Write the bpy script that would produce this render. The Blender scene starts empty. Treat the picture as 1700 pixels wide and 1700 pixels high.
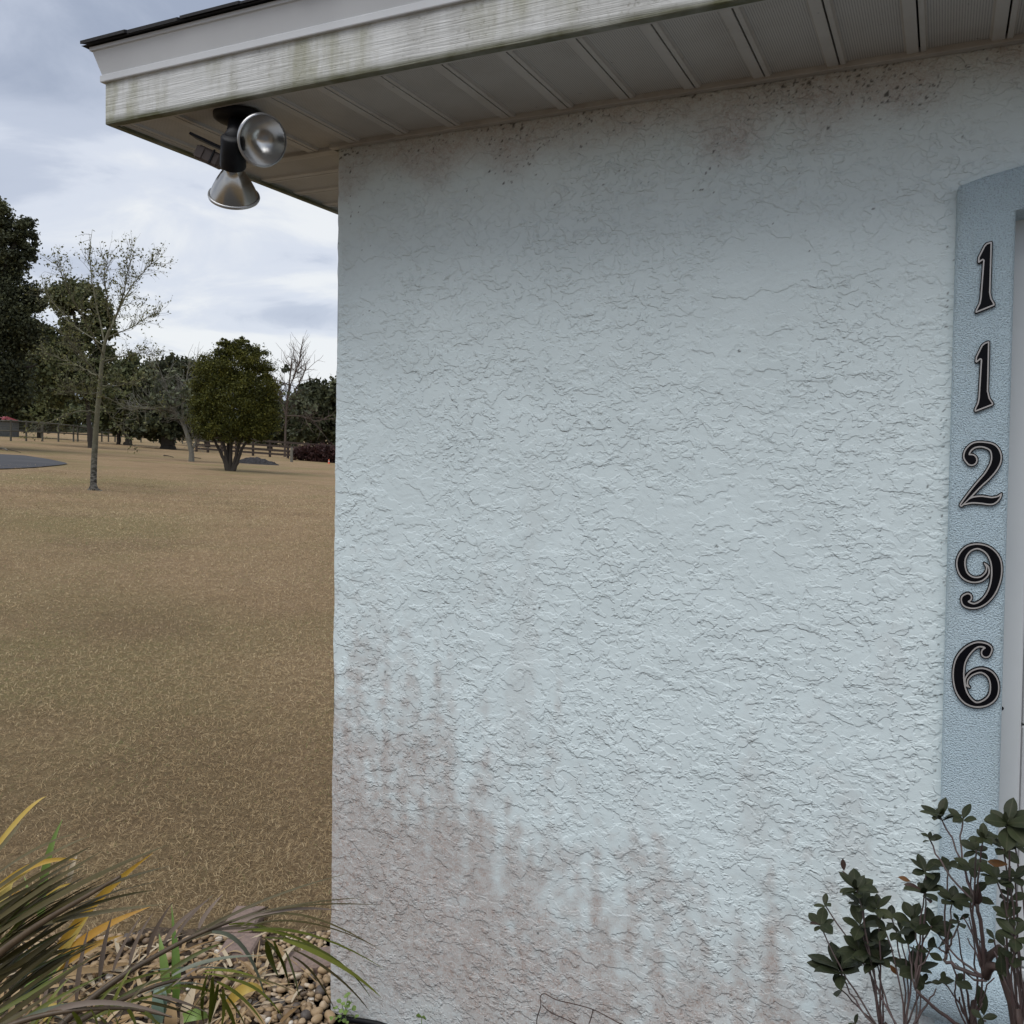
import bpy, math, random
import numpy as np
from mathutils import Vector, Matrix

S = bpy.context.scene
COL = S.collection
rnd = random.Random(7)
rng = np.random.default_rng(11)

# ------------------------------------------------------------------ camera
F_PX, CY, YAW, PIT, ROL = 1497.35, 773.47, 25.56, -1.434, 0.826
CAM = np.array([1.512, -2.029, 1.6])
_az, _pt, _r = math.radians(90 + YAW), math.radians(PIT), math.radians(ROL)
FW = np.array([math.cos(_az) * math.cos(_pt), math.sin(_az) * math.cos(_pt), math.sin(_pt)])
_R = np.array([math.sin(_az), -math.cos(_az), 0.0])
_U = np.cross(_R, FW)
RT = math.cos(_r) * _R + math.sin(_r) * _U
UP = -math.sin(_r) * _R + math.cos(_r) * _U
cam_data = bpy.data.cameras.new('camera')
cam = bpy.data.objects.new('camera', cam_data)
COL.objects.link(cam)
cam.matrix_world = Matrix(((RT[0], UP[0], -FW[0], CAM[0]), (RT[1], UP[1], -FW[1], CAM[1]),
                           (RT[2], UP[2], -FW[2], CAM[2]), (0, 0, 0, 1)))
cam_data.sensor_width = 36
cam_data.sensor_fit = 'HORIZONTAL'
cam_data.lens = F_PX / 1700 * 36
cam_data.shift_y = -(850 - CY) / 1700
cam_data.clip_start = 0.05
cam_data.clip_end = 6000
S.camera = cam

def ray(px, py):
    d = FW + RT * ((px - 850) / F_PX) - UP * ((py - CY) / F_PX)
    return d


# ------------------------------------------------------------------ world and sun
SUN_EL, SUN_AZ = math.radians(62), math.radians(-98)      # azimuth measured from +X, counter-clockwise
world = bpy.data.worlds.new('World')
S.world = world
world.use_nodes = True
wn, wl = world.node_tree.nodes, world.node_tree.links
wn.clear()
w_out = wn.new('ShaderNodeOutputWorld')
w_bg = wn.new('ShaderNodeBackground')
w_bg.inputs['Strength'].default_value = 0.1
wl.new(w_bg.outputs[0], w_out.inputs[0])
w_sky = wn.new('ShaderNodeTexSky')
w_sky.sky_type = 'NISHITA'
w_sky.sun_disc = False
w_sky.sun_elevation = SUN_EL
w_sky.sun_rotation = math.pi / 2 - SUN_AZ
w_tc = wn.new('ShaderNodeTexCoord')
w_sep = wn.new('ShaderNodeSeparateXYZ')
wl.new(w_tc.outputs['Generated'], w_sep.inputs[0])


def wmath(op, a, b=None, clamp=False):
    n = wn.new('ShaderNodeMath')
    n.operation = op
    n.use_clamp = clamp
    for i, v in enumerate((a, b)):
        if v is None:
            continue
        if isinstance(v, (int, float)):
            n.inputs[i].default_value = v
        else:
            wl.new(v, n.inputs[i])
    return n.outputs[0]


w_den = wmath('ADD', wmath('ABSOLUTE', w_sep.outputs['Z']), 0.16)
w_cx = wmath('DIVIDE', w_sep.outputs['X'], w_den)
w_cy = wmath('DIVIDE', w_sep.outputs['Y'], w_den)
w_cmb = wn.new('ShaderNodeCombineXYZ')
wl.new(w_cx, w_cmb.inputs[0])
wl.new(w_cy, w_cmb.inputs[1])


def wnoise(scale, detail, rough, dist, off):
    m = wn.new('ShaderNodeVectorMath')
    m.operation = 'ADD'
    wl.new(w_cmb.outputs[0], m.inputs[0])
    m.inputs[1].default_value = off
    n = wn.new('ShaderNodeTexNoise')
    n.inputs['Scale'].default_value = scale
    n.inputs['Detail'].default_value = detail
    n.inputs['Roughness'].default_value = rough
    n.inputs['Distortion'].default_value = dist
    wl.new(m.outputs[0], n.inputs['Vector'])
    return n.outputs['Fac']


cl_big = wnoise(0.75, 3, 0.5, 0.3, (3.1, 7.4, 0))
cl_fine = wnoise(1.9, 9, 0.58, 0.5, (0.4, 2.2, 0))
cl = wmath('ADD', wmath('MULTIPLY', cl_big, 0.62), wmath('MULTIPLY', cl_fine, 0.38))
# clouds thin out towards the horizon, where the veil glows
_gd = ray(500, 480) / np.linalg.norm(ray(500, 480))
w_dot = wn.new('ShaderNodeVectorMath')
w_dot.operation = 'DOT_PRODUCT'
wl.new(w_tc.outputs['Generated'], w_dot.inputs[0])
w_dot.inputs[1].default_value = tuple(_gd)
w_brk = wmath('POWER', wmath('MAXIMUM', w_dot.outputs['Value'], 0.0), 45.0)      # a break in the overcast
w_low = wmath('SUBTRACT', 1.0, wmath('MULTIPLY', wmath('ABSOLUTE', wmath('SUBTRACT', w_sep.outputs['Z'], 0.14)), 3.4), clamp=True)
cl = wmath('ADD', cl, wmath('MULTIPLY', w_low, 0.045))
cl = wmath('ADD', cl, wmath('MULTIPLY', w_brk, 0.085))
w_ramp = wn.new('ShaderNodeValToRGB')
wl.new(cl, w_ramp.inputs[0])
cr = w_ramp.color_ramp
cr.interpolation = 'EASE'
cr.elements[0].position = 0.40
cr.elements[0].color = (0.235, 0.27, 0.345, 1)
cr.elements[1].position = 0.66
cr.elements[1].color = (0.57, 0.585, 0.60, 1)
e = cr.elements.new(0.515)
e.color = (0.36, 0.395, 0.47, 1)
e = cr.elements.new(0.575)
e.color = (0.465, 0.495, 0.555, 1)
w_x10 = wn.new('ShaderNodeVectorMath')
w_x10.operation = 'SCALE'
w_x10.inputs['Scale'].default_value = 10.0
wl.new(w_ramp.outputs[0], w_x10.inputs[0])
w_mix = wn.new('ShaderNodeMix')
w_mix.data_type = 'RGBA'
w_mix.inputs['Factor'].default_value = 0.93
wl.new(w_sky.outputs[0], w_mix.inputs['A'])
wl.new(w_x10.outputs[0], w_mix.inputs['B'])
wl.new(w_mix.outputs['Result'], w_bg.inputs['Color'])

sun_data = bpy.data.lights.new('sun', 'SUN')
sun_data.energy = 1.5
sun_data.angle = math.radians(56)
sun_data.color = (1.0, 0.975, 0.94)
sun = bpy.data.objects.new('sun', sun_data)
COL.objects.link(sun)
_sd = Vector((math.cos(SUN_AZ) * math.cos(SUN_EL), math.sin(SUN_AZ) * math.cos(SUN_EL), math.sin(SUN_EL)))
sun.rotation_euler = _sd.to_track_quat('Z', 'Y').to_euler()
sun.location = _sd * 30

S.view_settings.view_transform = 'Standard'
S.view_settings.look = 'None'
S.view_settings.gamma = 1.0
S.view_settings.exposure = 0.62
S.view_settings.use_curve_mapping = False
S.render.engine = 'CYCLES'
S.cycles.max_bounces = 8
S.cycles.use_denoising = True


# ------------------------------------------------------------------ projecting helpers (photo point -> place in the world)
def on_y(px, py, y):
    d = ray(px, py)
    return CAM + d * ((y - CAM[1]) / d[1])


def on_z(px, py, z):
    d = ray(px, py)
    return CAM + d * ((z - CAM[2]) / d[2])


def at(px, py, depth):
    return CAM + ray(px, py) * depth


FH = np.array([math.cos(_az), math.sin(_az), 0.0])


def sstep(a, b, v):
    t = np.clip((v - a) / (b - a), 0, 1)
    return t * t * (3 - 2 * t)


def ground_z(x, y):
    x = np.asarray(x, float)
    y = np.asarray(y, float)
    zc = (x - CAM[0]) * FH[0] + (y - CAM[1]) * FH[1]
    xc = (x - CAM[0]) * _R[0] + (y - CAM[1]) * _R[1]
    g = -0.0566 * np.clip(xc, -60, 60) - 0.0107 * np.clip(zc, 0, 110)
    return sstep(3.5, 16, zc) * g


def on_ground(px, py):
    d = ray(px, py)
    lo, hi = 1.0, 400.0
    for t in np.geomspace(1.2, 400, 300):
        p = CAM + d * t
        if p[2] < ground_z(p[0], p[1]):
            hi = t
            break
        lo = t
    for _ in range(30):
        m = (lo + hi) / 2
        p = CAM + d * m
        if p[2] < ground_z(p[0], p[1]):
            hi = m
        else:
            lo = m
    return CAM + d * hi, hi


# ------------------------------------------------------------------ mesh helpers
def props(o, label=None, cat=None, group=None, kind=None):
    if label: o['label'] = label
    if cat: o['category'] = cat
    if group: o['group'] = group
    if kind: o['kind'] = kind
    return o


def origin_of(p):
    v = np.zeros(3)
    while p is not None:
        v += np.array(p.location)
        p = p.parent
    return v


def thing(name, loc, label, cat, group=None):
    o = bpy.data.objects.new(name, None)
    o.empty_display_size = 0.1
    o.location = tuple(float(v) for v in loc)
    COL.objects.link(o)
    return props(o, label, cat, group)


def mesh_obj(name, V, Fc, mat, parent=None, smooth=False, attrs=None, loc=None):
    V = np.asarray(V, float).reshape(-1, 3)
    org = origin_of(parent)
    if loc is not None:
        org = org + np.asarray(loc, float)
    me = bpy.data.meshes.new(name)
    if isinstance(Fc, np.ndarray):
        n, k = Fc.shape
        me.vertices.add(len(V))
        me.vertices.foreach_set('co', (V - org).astype(np.float32).ravel())
        me.loops.add(n * k)
        me.loops.foreach_set('vertex_index', Fc.astype(np.int32).ravel())
        me.polygons.add(n)
        me.polygons.foreach_set('loop_start', np.arange(0, n * k, k, dtype=np.int32))
        me.polygons.foreach_set('loop_total', np.full(n, k, dtype=np.int32))
        me.update(calc_edges=True)
    else:
        me.from_pydata([tuple(v) for v in (V - org)], [], Fc)
    if smooth:
        me.polygons.foreach_set('use_smooth', np.ones(len(me.polygons), dtype=bool))
    if attrs:
        for k_, a in attrs.items():
            at_ = me.attributes.new(k_, 'FLOAT', 'POINT')
            at_.data.foreach_set('value', np.asarray(a, np.float32).ravel())
    me.materials.append(mat)
    me.update()
    o = bpy.data.objects.new(name, me)
    COL.objects.link(o)
    if parent is not None:
        o.parent = parent
    if loc is not None:
        o.location = tuple(float(v) for v in loc)
    return o


class MB:
    def __init__(s):
        s.V, s.F, s.A = [], [], []

    def add(s, vs, fs, tint=None):
        b = len(s.V)
        s.V.extend([tuple(float(c) for c in v) for v in vs])
        s.F.extend([tuple(i + b for i in f) for f in fs])
        s.A.extend([0.5 if tint is None else tint] * len(vs))

    def box(s, x0, x1, y0, y1, z0, z1, bev=0.0):
        if bev <= 0:
            vs = [(x, y, z) for z in (z0, z1) for y in (y0, y1) for x in (x0, x1)]
            s.add(vs, [(0, 2, 3, 1), (4, 5, 7, 6), (0, 1, 5, 4), (2, 6, 7, 3), (0, 4, 6, 2), (1, 3, 7, 5)])
            return
        b = bev
        X, Y, Z = (x0, x1), (y0, y1), (z0, z1)
        vs, idx = [], {}
        for i in (0, 1):
            for j in (0, 1):
                for k in (0, 1):
                    sx, sy, sz = (b, -b)[i], (b, -b)[j], (b, -b)[k]
                    for a in range(3):
                        p = [X[i] + sx, Y[j] + sy, Z[k] + sz]
                        p[a] = (X[i], Y[j], Z[k])[a]
                        idx[(i, j, k, a)] = len(vs)
                        vs.append(p)
        fs = []
        for a in range(3):
            o1, o2 = [(1, 2), (0, 2), (0, 1)][a]
            for v in (0, 1):
                loop = []
                for (p, q) in ((0, 0), (1, 0), (1, 1), (0, 1)):
                    t = [0, 0, 0]
                    t[a], t[o1], t[o2] = v, p, q
                    loop.append(idx[(t[0], t[1], t[2], a)])
                flip = (v == 1) == (a == 1)
                fs.append(tuple(loop[::-1] if flip else loop))
        for a in range(3):
            o1, o2 = [(1, 2), (0, 2), (0, 1)][a]
            for p in (0, 1):
                for q in (0, 1):
                    t0, t1 = [0, 0, 0], [0, 0, 0]
                    t0[o1] = t1[o1] = p
                    t0[o2] = t1[o2] = q
                    t1[a] = 1
                    fs.append((idx[(*t0, o1)], idx[(*t1, o1)], idx[(*t1, o2)], idx[(*t0, o2)]))
        for i in (0, 1):
            for j in (0, 1):
                for k in (0, 1):
                    fs.append((idx[(i, j, k, 0)], idx[(i, j, k, 1)], idx[(i, j, k, 2)]))
        s.add(vs, fs)

    def tube(s, pts, radii, n=6, cap=True, tint=None):
        pts = np.asarray(pts, float)
        k = len(pts)
        if np.isscalar(radii):
            radii = [radii] * k
        T = np.gradient(pts, axis=0)
        T /= np.linalg.norm(T, axis=1)[:, None] + 1e-12
        ref = np.array([0.31, 0.17, 0.93])
        if abs(T[0] @ ref) > 0.9:
            ref = np.array([0.9, 0.3, 0.1])
        vs = []
        a = np.cross(T[0], ref)
        a /= np.linalg.norm(a)
        for i in range(k):
            a = a - T[i] * (a @ T[i])
            a /= np.linalg.norm(a) + 1e-12
            b = np.cross(T[i], a)
            for j in range(n):
                t = 2 * math.pi * j / n
                vs.append(pts[i] + radii[i] * (math.cos(t) * a + math.sin(t) * b))
        fs = []
        for i in range(k - 1):
            for j in range(n):
                j2 = (j + 1) % n
                fs.append((i * n + j, i * n + j2, (i + 1) * n + j2, (i + 1) * n + j))
        if cap:
            fs.append(tuple(range(n))[::-1])
            fs.append(tuple((k - 1) * n + j for j in range(n)))
        s.add(vs, fs, tint)

    def lathe(s, prof, c, axis, n=32):
        """prof: list of (distance along axis, radius)"""
        ax = np.asarray(axis, float)
        ax /= np.linalg.norm(ax)
        a = np.cross(ax, (0.2, 0.3, 0.95))
        a /= np.linalg.norm(a)
        b = np.cross(ax, a)
        vs, fs = [], []
        for (h, r) in prof:
            for j in range(n):
                t = 2 * math.pi * j / n
                vs.append(np.asarray(c) + ax * h + r * (math.cos(t) * a + math.sin(t) * b))
        for i in range(len(prof) - 1):
            for j in range(n):
                j2 = (j + 1) % n
                fs.append((i * n + j, i * n + j2, (i + 1) * n + j2, (i + 1) * n + j))
        s.add(vs, fs)

    def ribbon(s, pts, widths, nref, fold=0.18, tint=None):
        pts = np.asarray(pts, float)
        k = len(pts)
        T = np.gradient(pts, axis=0)
        T /= np.linalg.norm(T, axis=1)[:, None] + 1e-12
        vs, fs = [], []
        for i in range(k):
            sd = np.cross(T[i], nref)
            sd /= np.linalg.norm(sd) + 1e-9
            nn = np.cross(sd, T[i])
            w = widths[i] / 2
            vs += [pts[i] - sd * w + nn * fold * w, pts[i], pts[i] + sd * w + nn * fold * w]
        for i in range(k - 1):
            o = i * 3
            fs += [(o, o + 1, o + 4, o + 3), (o + 1, o + 2, o + 5, o + 4)]
        s.add(vs, fs, tint)

    def build(s, name, mat, parent=None, smooth=False, loc=None):
        return mesh_obj(name, np.array(s.V), s.F, mat, parent, smooth, {'tint': s.A}, loc)


def sweep(prof, path_fn, n):
    """prof: list of points, path_fn(i, p) -> xyz"""
    V, F_ = [], []
    m = len(prof)
    for i in range(n):
        for p in prof:
            V.append(path_fn(i, p))
    for i in range(n - 1):
        for j in range(m - 1):
            F_.append((i * m + j, (i + 1) * m + j, (i + 1) * m + j + 1, i * m + j + 1))
    return V, F_


# ------------------------------------------------------------------ materials
class NT:
    def __init__(s, name):
        s.m = bpy.data.materials.new(name)
        s.m.use_nodes = True
        s.t = s.m.node_tree
        s.n, s.l = s.t.nodes, s.t.links
        s.b = s.n.get('Principled BSDF')

    def node(s, typ, **kw):
        n = s.n.new(typ)
        for k, v in kw.items():
            setattr(n, k, v)
        return n

    def put(s, sock, v):
        if isinstance(v, bpy.types.NodeSocket):
            s.l.new(v, sock)
        else:
            sock.default_value = v

    def math(s, op, a, b=0.0, clamp=False):
        n = s.node('ShaderNodeMath', operation=op, use_clamp=clamp)
        s.put(n.inputs[0], a)
        s.put(n.inputs[1], b)
        return n.outputs[0]

    def mix(s, f, a, b):
        n = s.node('ShaderNodeMix', data_type='RGBA')
        s.put(n.inputs['Factor'], f)
        for k_, v in (('A', a), ('B', b)):
            if isinstance(v, tuple) and len(v) == 3:
                v = (*v, 1)
            s.put(n.inputs[k_], v)
        return n.outputs['Result']

    def coord(s, kind='Object', scale=(1, 1, 1)):
        tc = s.node('ShaderNodeTexCoord')
        mp = s.node('ShaderNodeMapping')
        mp.inputs['Scale'].default_value = scale
        s.l.new(tc.outputs[kind], mp.inputs[0])
        return mp.outputs[0]

    def world_coord(s, scale=(1, 1, 1)):
        g = s.node('ShaderNodeNewGeometry')
        mp = s.node('ShaderNodeMapping')
        mp.inputs['Scale'].default_value = scale
        s.l.new(g.outputs['Position'], mp.inputs[0])
        return mp.outputs[0]

    def noise(s, vec, scale, detail=4, rough=0.55, dist=0.0):
        n = s.node('ShaderNodeTexNoise')
        s.l.new(vec, n.inputs['Vector'])
        n.inputs['Scale'].default_value = scale
        n.inputs['Detail'].default_value = detail
        n.inputs['Roughness'].default_value = rough
        n.inputs['Distortion'].default_value = dist
        return n.outputs['Fac']

    def ramp(s, fac, stops):
        n = s.node('ShaderNodeValToRGB')
        s.put(n.inputs[0], fac)
        e = n.color_ramp.elements
        for i, (p, c) in enumerate(stops):
            if isinstance(c, (int, float)):
                c = (c, c, c)
            el = e[i] if i < 2 else e.new(p)
            el.position = p
            el.color = (*c, 1)
        return n.outputs[0]

    def attr(s, name):
        n = s.node('ShaderNodeAttribute')
        n.attribute_name = name
        return n.outputs['Fac']

    def bump(s, h, strength=0.3, dist=0.01):
        n = s.node('ShaderNodeBump')
        n.inputs['Strength'].default_value = strength
        n.inputs['Distance'].default_value = dist
        s.put(n.inputs['Height'], h)
        s.l.new(n.outputs[0], s.b.inputs['Normal'])

    def fin(s, color, rough=0.6, metal=0.0, spec=0.5):
        if isinstance(color, tuple) and len(color) == 3:
            color = (*color, 1)
        s.put(s.b.inputs['Base Color'], color)
        s.put(s.b.inputs['Roughness'], rough)
        s.b.inputs['Metallic'].default_value = metal
        s.b.inputs['Specular IOR Level'].default_value = spec
        return s.m


def simple(name, c1, c2=None, scale=20.0, rough=0.6, bump=0.0, metal=0.0, spec=0.5, dist=0.004, stretch=(1, 1, 1)):
    t = NT(name)
    v = t.world_coord(stretch)
    nz = t.noise(v, scale, 5)
    if c2 is None:
        c2 = tuple(c * 0.8 for c in c1)
    col = t.mix(t.ramp(nz, [(0.32, 0.0), (0.68, 1.0)]), c1, c2)
    if bump:
        t.bump(t.noise(v, scale * 3, 3), bump, dist)
    return t.fin(col, rough, metal, spec)


def tinted(name, stops, rough=0.6, spec=0.3, trans=0.0, nscale=0, bump=0.0):
    """colour by the 'tint' attribute, with a little noise"""
    t = NT(name)
    f = t.attr('tint')
    if nscale:
        f = t.math('ADD', f, t.math('MULTIPLY', t.math('SUBTRACT', t.noise(t.world_coord(), nscale, 3), 0.5), 0.5))
    col = t.ramp(f, stops)
    m = t.fin(col, rough, 0, spec)
    if bump:
        t.bump(t.noise(t.world_coord(), nscale * 3 or 60, 3), bump, 0.01)
    if trans:
        tr = t.node('ShaderNodeBsdfTranslucent')
        t.l.new(col, tr.inputs['Color'])
        mx = t.node('ShaderNodeMixShader')
        mx.inputs[0].default_value = trans
        t.l.new(t.b.outputs[0], mx.inputs[1])
        t.l.new(tr.outputs[0], mx.inputs[2])
        t.l.new(mx.outputs[0], t.n['Material Output'].inputs[0])
    return m


HS = 2.398          # height of the soffit
EX, EY = 0.42, 0.401  # overhang of the eaves to the side and to the front
XP, XQ = 1.523, 1.627  # blue surround: outer and inner edge
OPEN_R = XQ + 2.74     # right side of the garage opening
WALL_R = OPEN_R + 1.75
YB = 6.5               # depth of the building


# stucco paint with grime and painted crevice shade read from the mesh attributes (grime, crevice, speck)
def stucco_mat():
    t = NT('painted_stucco')
    v = t.world_coord()
    cre = t.attr('crevice')
    gr = t.attr('grime')
    sp = t.attr('speck')
    nz = t.noise(v, 7, 5)
    base = t.mix(t.ramp(nz, [(0.35, 0.0), (0.7, 1.0)]), (0.70, 0.79, 0.793), (0.67, 0.76, 0.763))
    fine = t.noise(v, 260, 3)
    f = t.math('MULTIPLY', gr, t.math('ADD', 0.62, t.math('MULTIPLY', cre, 0.4)), clamp=True)
    f = t.math('MULTIPLY', f, t.math('ADD', 0.1, t.math('MULTIPLY', fine, 1.8)), clamp=True)
    mott = t.ramp(t.noise(v, 38, 6, 0.65), [(0.32, 0.6), (0.68, 1.0)])
    f = t.math('MULTIPLY', f, t.math('MULTIPLY', mott, 1.3), clamp=True)
    c_dirt = t.mix(t.noise(v, 4, 3), (0.42, 0.315, 0.275), (0.37, 0.295, 0.25))
    col = t.mix(f, base, c_dirt)
    # crevices greyed: thin shade lines of the relief painted into the colour
    col = t.mix(t.math('MULTIPLY', cre, 0.10, clamp=True), col, (0.22, 0.24, 0.24))
    col = t.mix(t.math('MULTIPLY', sp, 0.85, clamp=True), col, (0.05, 0.05, 0.046))
    # crisp trowel plates: ragged islands of a second skin of stucco, each with a sharp edge
    wn_ = t.node('ShaderNodeTexNoise')
    wn_.inputs['Scale'].default_value = 16
    wn_.inputs['Detail'].default_value = 2
    t.l.new(v, wn_.inputs['Vector'])
    sub = t.node('ShaderNodeVectorMath', operation='SUBTRACT')
    t.l.new(wn_.outputs['Color'], sub.inputs[0])
    sub.inputs[1].default_value = (0.5, 0.5, 0.5)
    sc_ = t.node('ShaderNodeVectorMath', operation='SCALE')
    t.l.new(sub.outputs[0], sc_.inputs[0])
    sc_.inputs['Scale'].default_value = 0.02
    ad = t.node('ShaderNodeVectorMath', operation='ADD')
    t.l.new(v, ad.inputs[0])
    t.l.new(sc_.outputs[0], ad.inputs[1])

    def plates(sx, sz, off, level, sharp, detail=6, rough=0.62):
        mp = t.node('ShaderNodeMapping')
        mp.inputs['Location'].default_value = (off, 0, off * 1.7)
        mp.inputs['Rotation'].default_value = (0, 0.16, 0)
        mp.inputs['Scale'].default_value = (sx, 0.0, sz)
        t.l.new(ad.outputs[0], mp.inputs[0])
        n_ = t.noise(mp.outputs[0], 1.0, detail, rough)
        p_ = t.ramp(n_, [(level, 0.0), (level + sharp, 1.0)])
        e_ = t.ramp(n_, [(level - 0.016, 0.0), (level - 0.002, 1.0), (level + sharp, 0.0)])
        return p_, e_
    p1, e1 = plates(10.5, 15, 3.1, 0.50, 0.029, 4, 0.53)
    p2, e2 = plates(24, 32, 7.7, 0.51, 0.038, 3, 0.53)
    p3, e3 = plates(46, 56, 1.3, 0.565, 0.06, 3, 0.5)
    area = t.ramp(t.noise(v, 3.2, 3), [(0.34, 0.12), (0.56, 1.0)])
    hh = t.math('ADD', t.math('MULTIPLY', p1, 0.75), t.math('MULTIPLY', t.math('MULTIPLY', p2, 0.85), area))
    hh = t.math('ADD', hh, t.math('MULTIPLY', t.math('MULTIPLY', p3, 0.7), area))
    edge = t.math('MAXIMUM', e1, t.math('MAXIMUM', t.math('MULTIPLY', e2, area), t.math('MULTIPLY', t.math('MULTIPLY', e3, area), 0.6)))
    broken = t.ramp(t.noise(v, 21, 3), [(0.40, 0.15), (0.62, 1.0)])
    edge_shade_grime = t.math('MULTIPLY', t.math('MULTIPLY', edge, broken), t.math('ADD', 0.04, t.math('MULTIPLY', gr, 0.34)), clamp=True)  # occlusion lines painted along the plate edges, stronger where real grime lies
    col = t.mix(edge_shade_grime, col, (0.20, 0.19, 0.18))
    hh = t.math('ADD', hh, t.math('MULTIPLY', t.noise(v, 130, 4), 0.16))
    hh = t.math('ADD', hh, t.math('MULTIPLY', t.noise(v, 430, 2), 0.22))
    t.bump(hh, 0.9, 0.0021)
    return t.fin(col, 0.55, 0, 0.35)


M = {}
M['stucco'] = stucco_mat()


def sand_stucco():
    t = NT('blue_sand_finish')
    v = t.world_coord()
    a = t.noise(v, 330, 2, 0.6)
    col = t.mix(t.ramp(t.noise(v, 3.0, 4), [(0.35, 0), (0.7, 1)]), (0.585, 0.735, 0.805), (0.62, 0.755, 0.815))
    # grey-green algae film in vertical runs
    run = t.ramp(t.noise(t.world_coord((9, 1, 1.1)), 1.6, 4), [(0.56, 0.0), (0.78, 1.0)])
    col = t.mix(t.math('MULTIPLY', run, 0.4), col, (0.38, 0.42, 0.36))
    col = t.mix(t.ramp(a, [(0.32, 0.55), (0.48, 0.0)]), col, (0.22, 0.30, 0.36))
    t.bump(a, 1.0, 0.008)
    return t.fin(col, 0.62, 0, 0.4)


M['blue'] = sand_stucco()


def fascia_mat():
    t = NT('weathered_fascia_paint')
    v = t.world_coord()
    grain = t.noise(t.world_coord((4, 4, 125)), 1.6, 4, 0.6, 0.6)
    st = t.ramp(t.noise(t.world_coord((7, 7, 1.6)), 1.5, 5, 0.6), [(0.43, 0.0), (0.64, 1.0)])
    alg = t.ramp(t.noise(t.world_coord((2.4, 2.4, 1.0)), 1.1, 3), [(0.42, 0.0), (0.55, 1.0)])
    pits = t.ramp(t.noise(v, 70, 4), [(0.56, 0.0), (0.74, 1.0)])
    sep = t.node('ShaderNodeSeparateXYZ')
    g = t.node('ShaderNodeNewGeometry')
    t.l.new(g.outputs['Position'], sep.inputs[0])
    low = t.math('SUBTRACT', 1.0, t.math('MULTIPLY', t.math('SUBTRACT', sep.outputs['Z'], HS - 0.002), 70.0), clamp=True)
    col = t.mix(t.ramp(grain, [(0.4, 0), (0.6, 1)]), (0.68, 0.685, 0.665), (0.56, 0.565, 0.545))
    col = t.mix(t.math('MULTIPLY', st, t.math('ADD', 0.34, t.math('MULTIPLY', pits, 0.6)), clamp=True), col, (0.20, 0.19, 0.15))
    col = t.mix(t.math('MULTIPLY', t.math('MULTIPLY', st, alg), 0.85, clamp=True), col, (0.27, 0.265, 0.115))
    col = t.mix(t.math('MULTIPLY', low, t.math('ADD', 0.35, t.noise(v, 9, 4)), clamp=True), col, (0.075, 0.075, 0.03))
    t.bump(grain, 0.6, 0.005)
    return t.fin(col, 0.6, 0, 0.35)


M['fascia'] = fascia_mat()
M['crown'] = simple('painted_aluminium_trim', (0.62, 0.63, 0.635), (0.57, 0.58, 0.585), 5, 0.42, 0.05)


def soffit_mat():
    t = NT('perforated_soffit')
    v = t.world_coord()
    vor = t.node('ShaderNodeTexVoronoi')
    vor.inputs['Scale'].default_value = 210
    vor.inputs['Randomness'].default_value = 0.0
    t.l.new(v, vor.inputs['Vector'])
    hole = t.math('MULTIPLY', t.ramp(vor.outputs['Distance'], [(0.22, 1.0), (0.36, 0.0)]), t.attr('tint'))
    dirt = t.ramp(t.noise(v, 9, 5), [(0.45, 0.0), (0.75, 1.0)])
    col = t.mix(t.math('MULTIPLY', dirt, 0.35), (0.47, 0.445, 0.415), (0.31, 0.27, 0.23))
    spots = t.ramp(t.noise(v, 55, 3), [(0.72, 0.0), (0.78, 1.0)])
    col = t.mix(t.math('MULTIPLY', spots, 0.8), col, (0.06, 0.05, 0.045))
    col = t.mix(t.math('MULTIPLY', hole, 0.8), col, (0.02, 0.02, 0.02))
    return t.fin(col, 0.55, 0, 0.4)


M['soffit'] = soffit_mat()
M['channel'] = simple('soffit_channel', (0.45, 0.43, 0.40), (0.34, 0.31, 0.28), 14, 0.5)
M['dark_void'] = simple('dark_backing', (0.03, 0.03, 0.03), (0.02, 0.02, 0.02), 20, 0.9)
M['shingle'] = simple('black_asphalt_shingle', (0.014, 0.014, 0.016), (0.028, 0.027, 0.027), 160, 0.9, 0.6)
M['jamb'] = simple('grey_pvc_jamb', (0.66, 0.68, 0.68), (0.62, 0.64, 0.64), 4, 0.45, 0.03)
M['door'] = simple('garage_door_paint', (0.70, 0.71, 0.71), (0.66, 0.67, 0.67), 3, 0.45, 0.05)
M['black'] = simple('black_plastic', (0.005, 0.005, 0.007), (0.009, 0.009, 0.010), 60, 0.5, 0.08, 0, 0.2)
M['sensor'] = simple('faded_brown_plastic', (0.12, 0.095, 0.085), (0.085, 0.068, 0.06), 30, 0.55, 0, 0, 0.2)
M['digit_black'] = simple('black_numeral', (0.003, 0.003, 0.005), (0.002, 0.002, 0.003), 70, 0.4, 0.02, 0, 0.12)
M['digit_silver'] = simple('silver_numeral_line', (0.50, 0.475, 0.45), (0.43, 0.41, 0.39), 60, 0.38, 0.02, 0.35)


def lens_glass():
    t = NT('stippled_lamp_glass')
    v = t.world_coord()
    vor = t.node('ShaderNodeTexVoronoi')
    vor.inputs['Scale'].default_value = 300
    t.l.new(v, vor.inputs['Vector'])
    t.bump(vor.outputs['Distance'], 0.22, 0.003)
    t.fin((0.94, 0.94, 0.935), 0.27, 0, 0.5)
    t.b.inputs['Transmission Weight'].default_value = 1.0
    t.b.inputs['IOR'].default_value = 1.3
    return t.m


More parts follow.
